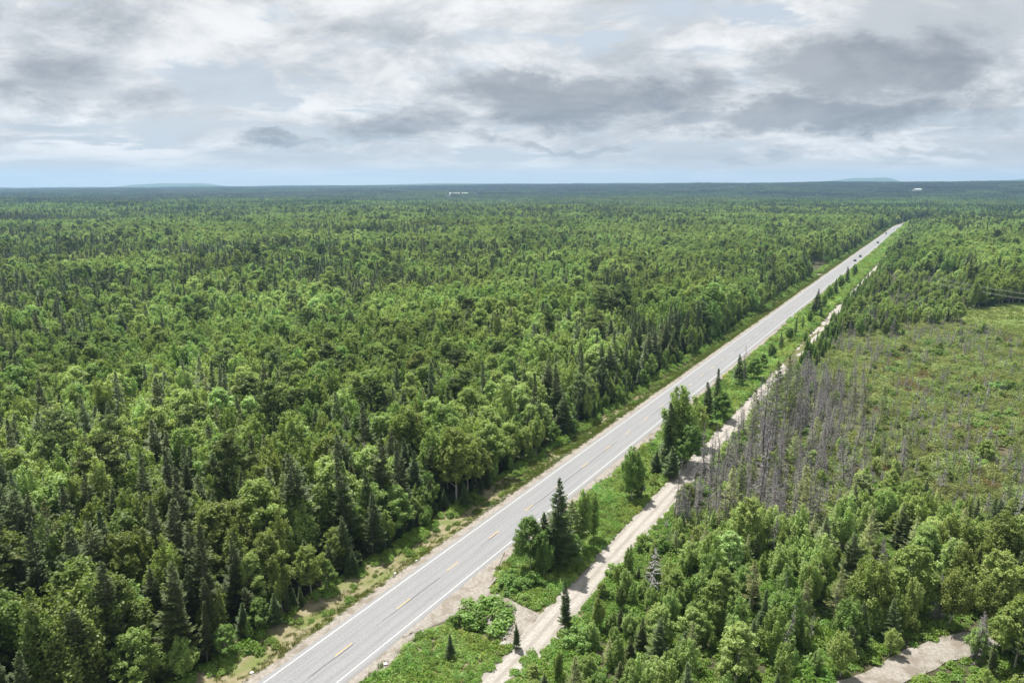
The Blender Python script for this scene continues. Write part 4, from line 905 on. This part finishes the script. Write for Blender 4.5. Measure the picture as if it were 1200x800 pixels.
# ------------------------------------------------------------------ special trees
def special_snag(px, py, h, label, matname, seed, R=1.5, nb=46, thick=1.5, base=.25):
    tk, cr = dead_conifer(seed, h, R, nb, 8, base, thick); x, y = PX(px, py, -.6); o = empty('dead_snag', (x, y, float(terrain(x, y)) - .1), seed * .7, label=label, category='dead tree')
    link('trunk', tk.mesh('snag_trunk', [M['deadwood'] if matname == 'mix' else M[matname]], True), parent=o); link('crown', cr.mesh('snag_branches', [M['silver']]), parent=o)
special_snag(765, 700, 8.8, 'bleached dead snag with long bare silver branches beside the gravel lane', 'mix', 901, 2.4, 60, 2.2, .3)
special_snag(1157, 466, 5.4, 'short white bleached snag standing out on the open bog', 'silver', 902, .3, 8, 3.2, .5)
special_snag(1117, 402, 6.0, 'slim white snag at the thicket edge of the bog', 'silver', 903, .3, 8, 3.0, .5)
special_snag(1188, 640, 11.0, 'pale grey dead spruce rising from the mixed wood', 'mix', 904, 1.1, 80, 1.4, .1)
special_snag(1105, 690, 9.5, 'pale forked dead trunk in the dark of the mixed wood', 'silver', 905, 1.0, 14, 2.2, .4)

# ------------------------------------------------------------------ vehicles
def car_paint(name, col):
    m, N, b, out = material(name); b.inputs['Base Color'].default_value = (*col, 1); b.inputs['Roughness'].default_value = .25; b.inputs['Coat Weight'].default_value = .6; b.inputs['Metallic'].default_value = .2
    N.l.new(N.mix(N.noise(N.new('ShaderNodeTexCoord').outputs['Object'], 4, 3), (*col, 1), (*[c * .85 for c in col], 1)), b.inputs['Base Color']); return m
GLASS = plain('dark car glass', (.02, .022, .025), .08); TYRE = plain('tyre rubber', (.02, .02, .02), .9); RIM = plain('alloy rim', (.4, .4, .42), .3, .8); LAMP = plain('clear lamp', (.75, .75, .72), .15); TAIL = plain('red lamp', (.35, .02, .02), .2); TRIM = plain('black trim', (.03, .03, .03), .6)
def vehicle(name, t, d, heading, paintmat, prof, glass, width, label, cat, wheel_y=(1.35, -1.35), bed=False):
    """prof: side outline (y forward, z); glass: list of window outlines on the side"""
    o = empty(name, (*TD(t, d), .045), -AZ + heading, label=label, category=cat, group='vehicles driving along the highway')
    hw = width / 2; P = np.array(prof); n = len(P)
    def ring(x, ins): 
        c = np.array([0, .8]); Q = P.copy(); Q[:, 1] = np.where(P[:, 1] > 1.05, P[:, 1], P[:, 1]); return np.stack([np.where(P[:, 1] > 1.02, np.sign(x) * (abs(x) - ins), x), Q[:, 0], Q[:, 1]], -1)
    xs = [-hw, -hw + .06, hw - .06, hw]; rings = []
    for x in xs:
        rg = ring(x, .16); k = 0.97 if abs(x) == hw else 1.0; rg[:, 1] *= k; rg[:, 2] = .25 + (rg[:, 2] - .25) * (k if k == 1 else .96); rings.append(rg)
    mb = MB(); mb.grid(np.array(rings).transpose(0, 1, 2), closed=True)
    for rg, sg in ((rings[0], 1), (rings[-1], -1)):
        c = rg.mean(0); mb.tris(np.stack([np.repeat([c], n, 0), rg[::sg], np.roll(rg[::sg], -1, 0)], 1))
    body = link('body', mb.mesh('body', [paintmat]), parent=o)
    def pane(nm, pts, mat, th=.02):
        q = np.array(pts, float); g = MB(); g.quads([q]); link(nm, g.mesh(nm, [mat]), parent=o)
    for sg in (-1, 1):
        for w in glass['side']: pane('side_window', [(sg * (hw - (.0 if z < 1.02 else .115) + .01), y, z) for y, z in w], GLASS)
    for nm, w in (('windscreen', glass['front']), ('rear_window', glass['rear'])):
        (y0, z0), (y1, z1) = w; k = hw - .22; e = .025 if nm == 'windscreen' else -.025; pane(nm, [(-k, y0 + e, z0), (k, y0 + e, z0), (k - .08, y1 + e, z1), (-k + .08, y1 + e, z1)], GLASS)
    yf, yr = P[:, 0].max(), P[:, 0].min()
    for sg in (-1, 1):
        g = MB(); g.box((sg * hw * .78 - .2, yf - .06, .62), (sg * hw * .78 + .2, yf + .02, .8)); link('headlight', g.mesh('headlight', [LAMP]), parent=o)
        g = MB(); g.box((sg * hw * .84 - .12, yr - .02, .7), (sg * hw * .84 + .12, yr + .06, 1.0)); link('tail_light', g.mesh('tail_light', [TAIL]), parent=o)
        g = MB(); g.box((sg * (hw + .1) - .09, .72, .98), (sg * (hw + .1) + .09, .84, 1.12)); link('wing_mirror', g.mesh('wing_mirror', [TRIM]), parent=o)
    for nm, yy in (('front_bumper', yf), ('rear_bumper', yr)):
        g = MB(); g.box((-hw * .92, yy - .05, .3), (hw * .92, yy + .05, .52)); link(nm, g.mesh(nm, [TRIM]), parent=o)
    wt = MB(); th = np.linspace(0, 2 * np.pi, 20, endpoint=False)
    def disc(r, x): return np.stack([np.full(20, x), np.cos(th) * r, np.sin(th) * r], -1)
    wt.grid(np.array([disc(.2, -.1), disc(.31, -.11), disc(.34, -.07), disc(.34, .07), disc(.31, .11), disc(.2, .1)]), closed=True); wm = wt.mesh('tyre', [TYRE], True)
    rmb = MB(); rmb.grid(np.array([disc(.01, -.085), disc(.21, -.09), disc(.21, .09), disc(.01, .085)]), closed=True); rm = rmb.mesh('rim', [RIM])
    for sg in (-1, 1):
        for yy in wheel_y: w = link('wheel', wm, parent=o); w.location = (sg * (hw - .08), yy, .34); link('rim', rm, parent=w)
    if bed: g = MB(); g.box((-hw + .14, yr + .1, .82), (hw - .14, -.35, 1.035)); link('load_bed', g.mesh('load_bed', [TRIM]), parent=o)
SEDAN = [(-2.25, .35), (2.2, .35), (2.3, .6), (2.15, .82), (1.1, .98), (.35, 1.42), (-.9, 1.46), (-1.75, 1.06), (-2.25, 1.0), (-2.32, .6)]
SUV = [(-2.2, .38), (2.2, .38), (2.28, .7), (2.1, .98), (1.15, 1.1), (.5, 1.66), (-1.7, 1.7), (-2.15, 1.15), (-2.28, .7)]
PICK = [(-2.7, .45), (2.6, .45), (2.7, .75), (2.55, 1.05), (1.35, 1.14), (.8, 1.72), (-.3, 1.75), (-.55, 1.1), (-2.7, 1.05), (-2.75, .7)]
gS = dict(side=[[(.9, 1.03), (.3, 1.36), (-.3, 1.39), (-.3, 1.03)], [(-.4, 1.03), (-.4, 1.39), (-.9, 1.38), (-1.5, 1.06)]], front=((1.05, 1.02), (.42, 1.38)), rear=((-1.65, 1.12), (-.98, 1.42)))
gU = dict(side=[[(1.0, 1.12), (.5, 1.58), (-.3, 1.6), (-.3, 1.12)], [(-.4, 1.12), (-.4, 1.6), (-1.6, 1.6), (-1.9, 1.14)]], front=((1.1, 1.16), (.58, 1.6)), rear=((-2.1, 1.22), (-1.78, 1.62)))
gP = dict(side=[[(1.2, 1.16), (.8, 1.64), (.25, 1.66), (.25, 1.16)], [(.15, 1.16), (.15, 1.66), (-.28, 1.66), (-.42, 1.16)]], front=((1.3, 1.2), (.86, 1.66)), rear=((-.5, 1.2), (-.36, 1.66)))
vehicle('car', 610, 1.9, 0, car_paint('black car paint', (.02, .02, .022)), SEDAN, gS, 1.8, 'black car following close behind a dark car with pale roof on the highway', 'car')
vehicle('car', 648, 1.9, 0, car_paint('slate car paint', (.10, .115, .13)), SUV, gU, 1.86, 'slate grey car just ahead of the black car on the highway', 'car')
vehicle('car', 807, 1.9, 0, car_paint('dark blue car paint', (.02, .024, .035)), SUV, gU, 1.86, 'dark car driving alone on the far stretch of highway', 'car')
vehicle('pickup_truck', 962, -1.9, math.pi, car_paint('grey truck paint', (.16, .17, .19)), PICK, gP, 1.95, 'grey pickup truck passing the far gravel side track on the highway', 'truck', (1.7, -1.7), True)
vehicle('van', 1080, -1.9, math.pi, car_paint('white van paint', (.75, .75, .74)), [(-2.6, .4), (2.4, .4), (2.55, .8), (2.3, 1.15), (1.3, 1.4), (.8, 2.05), (-2.5, 2.1), (-2.65, 1.4), (-2.68, .7)],
        dict(side=[[(1.3, 1.35), (.85, 1.9), (.2, 1.92), (.2, 1.35)]], front=((1.32, 1.45), (.9, 1.98)), rear=((-2.62, 1.4), (-2.54, 1.9))), 1.95, 'small white van where the highway disappears among the trees', 'van')

# ------------------------------------------------------------------ roadside bits
def post(px, py, h, label):
    x, y = PX(px, py, -.3); o = empty('wooden_post', (x, y, float(terrain(x, y)) - .1), .3, label=label, category='post'); g = MB(); g.box((-.14, -.14, 0), (.14, .14, h)); link('shaft', g.mesh('shaft', [M['wood']]), parent=o)
    g = MB(); c = np.array([[-.16, -.16, h], [.16, -.16, h], [.16, .16, h], [-.16, .16, h]]); g.quads([c[::-1]]); g.tris([[c[i], c[(i + 1) % 4], [0, 0, h + .12]] for i in range(4)]); link('cap', g.mesh('cap', [M['wood']]), parent=o)
post(594, 718, 1.7, 'weathered dark wooden post at the corner of apron and gravel lane')
def marker(px, py, label):
    x, y = PX(px, py, -.4); o = empty('utility_marker', (x, y, float(terrain(x, y)) - .05), .2, label=label, category='marker'); g = MB(); th = np.linspace(0, 6.283, 10, endpoint=False)
    ring = lambda r, z: np.stack([np.cos(th) * r, np.sin(th) * r, np.full(10, z)], -1); g.grid(np.array([ring(.05, 0), ring(.05, .8)]), closed=True); link('stake', g.mesh('stake', [M['wood']], True), parent=o)
    g = MB(); g.grid(np.array([ring(.12, .7), ring(.15, .75), ring(.15, 1.35), ring(.1, 1.45), ring(.005, 1.47)]), closed=True); link('cap', g.mesh('cap', [M['blue']], True), parent=o)
marker(755, 578, 'blue capped utility marker on the grass at the lane edge')
def crate(px, py, label):
    x, y = PX(px, py, -.6); o = empty('plastic_crate', (x, y, float(terrain(x, y))), .6, label=label, category='crate')
    for i, (lo, hi) in enumerate((((-.4, -.3, 0), (.4, .3, .05)), ((-.4, -.3, .05), (-.36, .3, .45)), ((.36, -.3, .05), (.4, .3, .45)), ((-.36, -.3, .05), (.36, -.26, .45)), ((-.36, .26, .05), (.36, .3, .45)))): g = MB(); g.box(lo, hi); link('crate_bottom' if i == 0 else 'crate_side', g.mesh('crate', [M['blue']]), parent=o)
crate(665, 519, 'faded blue plastic crate lying on the grass across the highway')
def litter(px, py, s, seed, label):
    r = np.random.default_rng(seed); x, y = PX(px, py, -.1); g = MB(); th = np.linspace(0, 6.283, 9, endpoint=False); rows = []
    for z, k in ((0, .6), (.12, 1), (.3, .9), (.42, .45), (.47, .02)): rows.append(np.stack([np.cos(th) * s * k * r.uniform(.7, 1.2, 9), np.sin(th) * s * k * r.uniform(.6, 1.1, 9), z * s * 1.6 * r.uniform(.85, 1.15, 9)], -1))
    g.grid(np.array(rows), closed=True); o = link('litter_bag', g.mesh('litter_bag', [M['litter']], True), label=label, category='litter'); o.location = (x, y, float(terrain(x, y)) - .02)
litter(452, 778, .34, 1, 'white crumpled litter bag on the gravel beside the weedy corner'); litter(463, 671, .26, 2, 'small white litter scrap on the far verge grass near the culvert'); litter(488, 657, .24, 3, 'white litter scrap on the far verge, toward the fir saplings')
litter(295, 787, .30, 4, 'white litter scrap in the dry grass under the forest edge'); litter(548, 719, .30, 5, 'white litter bag at the apron gravel beside the small round bush')
def boulder(px, py, s, seed, label):
    r = np.random.default_rng(seed); x, y = PX(px, py, -.3); th = np.linspace(0, 6.283, 12, endpoint=False); rows = []; b = r.uniform(.75, 1.2, 12)
    for z, k in ((-.2, .8), (.1, 1), (.4, .92), (.62, .6), (.72, .03)): rows.append(np.stack([np.cos(th) * s * k * b, np.sin(th) * s * k * b * .8, z * s * r.uniform(.9, 1.1, 12)], -1))
    g = MB(); g.grid(np.array(rows), closed=True); o = link('boulder', g.mesh('boulder', [M['silverstone']], True), label=label, category='rock'); o.location = (x, y, float(terrain(x, y)) + .05)
M['silverstone'] = rough_mat('granite', (.30, .29, .28), (.44, .43, .41), 3, (.2, .2, .17), .9, .4)
boulder(591, 757, .75, 1, 'pale granite boulder at the foot of the little corner spruce'); boulder(583, 768, .55, 2, 'smaller pale rock beside the granite boulder near the overgrown lane')

# power line that crosses behind the meadow
def power_line():
    A = np.array([*PX(1098, 352, 0)]); Bp = np.array([*PX(1290, 386, 0)]); tops = []
    for p, lab in ((A, 'wooden power pole half hidden in the wood beside the meadow'), (Bp, 'wooden power pole on the open side of the meadow')):
        z = float(terrain(*p)); o = empty('power_pole', (p[0], p[1], z - .2), math.atan2(Bp[1] - A[1], Bp[0] - A[0]), label=lab, category='power pole', group='power poles at the meadow')
        g = MB(); g.tube([(0, 0, 0), (0, 0, 6), (0, 0, 12.6)], [.17, .14, .11], 10); link('shaft', g.mesh('shaft', [M['wood']], True), parent=o)
        for zz in (12.0, 9.6): g = MB(); g.box((-.07, -1.5, zz - .08), (.07, 1.5, zz + .08)); link('crossarm', g.mesh('crossarm', [M['wood']]), parent=o)
        ins = MB(); ins.tube([(0, 0, 0), (0, 0, .12), (0, 0, .25)], [.06, .08, .03], 8); ins = ins.mesh('insulator', [M['white']], True)
        for zz in (12.08, 9.68):
            for yy in (-1.35, 1.35): k = link('insulator', ins, parent=o); k.location = (0, yy, zz)
        tops.append(z - .2)
    dv = (Bp - A) / np.linalg.norm(Bp - A); nv = np.array([-dv[1], dv[0]]); s = np.linspace(0, 1, 24)
    for zz, wl in ((12.33, 'upper'), (9.93, 'lower')):
        for yy, sd in ((-1.35, 'near'), (1.35, 'far')):
            c = A + nv * yy; e = Bp + nv * yy; pts = np.stack([c[0] + (e[0] - c[0]) * s, c[1] + (e[1] - c[1]) * s, tops[0] + zz + (tops[1] - tops[0]) * s - 1.0 * 4 * s * (1 - s)], -1)
            g = MB(); g.tube(pts, np.full(24, .03), 5); link('power_wire', g.mesh('power_wire', [M['wire']], True), label=f'{wl} power wire of the {"meadow" if sd == "near" else "forest"} side slung across the meadow', category='wire', group='power wires over the meadow')
power_line()

# white buildings at the foot of the far ridge
def building(x, y, L, Wd, Hh, rz, label):
    z = float(terrain(x, y)); o = empty('farm_shed', (x, y, z - .5), rz, label=label, category='building'); g = MB(); g.box((-L / 2, -Wd / 2, 0), (L / 2, Wd / 2, Hh)); link('wall', g.mesh('wall', [M['white']]), parent=o)
    g = MB(); r0 = Hh + .02; a, b = L / 2 + .6, Wd / 2 + .8; rg = Hh + Wd * .16; g.quads([[(-a, -b, r0), (a, -b, r0), (a, 0, rg), (-a, 0, rg)], [(a, b, r0), (-a, b, r0), (-a, 0, rg), (a, 0, rg)]]); g.tris([[(-L / 2, -Wd / 2, r0), (-L / 2, Wd / 2, r0), (-L / 2, 0, rg - .3)], [(L / 2, Wd / 2, r0), (L / 2, -Wd / 2, r0), (L / 2, 0, rg - .3)]])
    link('roof', g.mesh('roof', [M['white']]), parent=o)
    for k in range(max(1, int(L / 14))): g = MB(); xx = -L / 2 + 7 + k * 14; g.box((xx - 2, -Wd / 2 - .06, .5), (xx + 2, -Wd / 2 + .1, min(4.5, Hh - .8))); link('door', g.mesh('door', [M['door']]), parent=o)
for (x, y, c), (L, Wd, Hh, rz), lab in zip(FAR_BUILDINGS, ((44, 22, 9, .1), (26, 16, 8, -.2), (22, 14, 6, .3), (30, 16, 8, .2)), ('long white shed on a clearing before the far ridge', 'white gabled shed between the long shed and the low shed far away', 'low white shed at the end of the far row of sheds', 'white shed under the wooded ridge beyond the end of the highway')): building(x, y, L, Wd, Hh, rz, lab)

# ------------------------------------------------------------------ haze
def haze():
    m = bpy.data.materials.new('haze'); m.use_nodes = True; N = NT(m.node_tree); N.n.clear(); out = N.new('ShaderNodeOutputMaterial'); v = N.new('ShaderNodeVolumePrincipled')
    v.inputs['Color'].default_value = (.43, .70, 1.0, 1); v.inputs['Density'].default_value = 9.6e-5; v.inputs['Anisotropy'].default_value = .2
    N.l.new(v.outputs[0], out.inputs['Volume']); g = MB(); g.box((-10500, -2600, -40), (10500, 10400, 190)); link('haze', g.mesh('haze', [m]), kind='stuff', label='thin blue summer haze over the whole forest', category='haze')
haze()
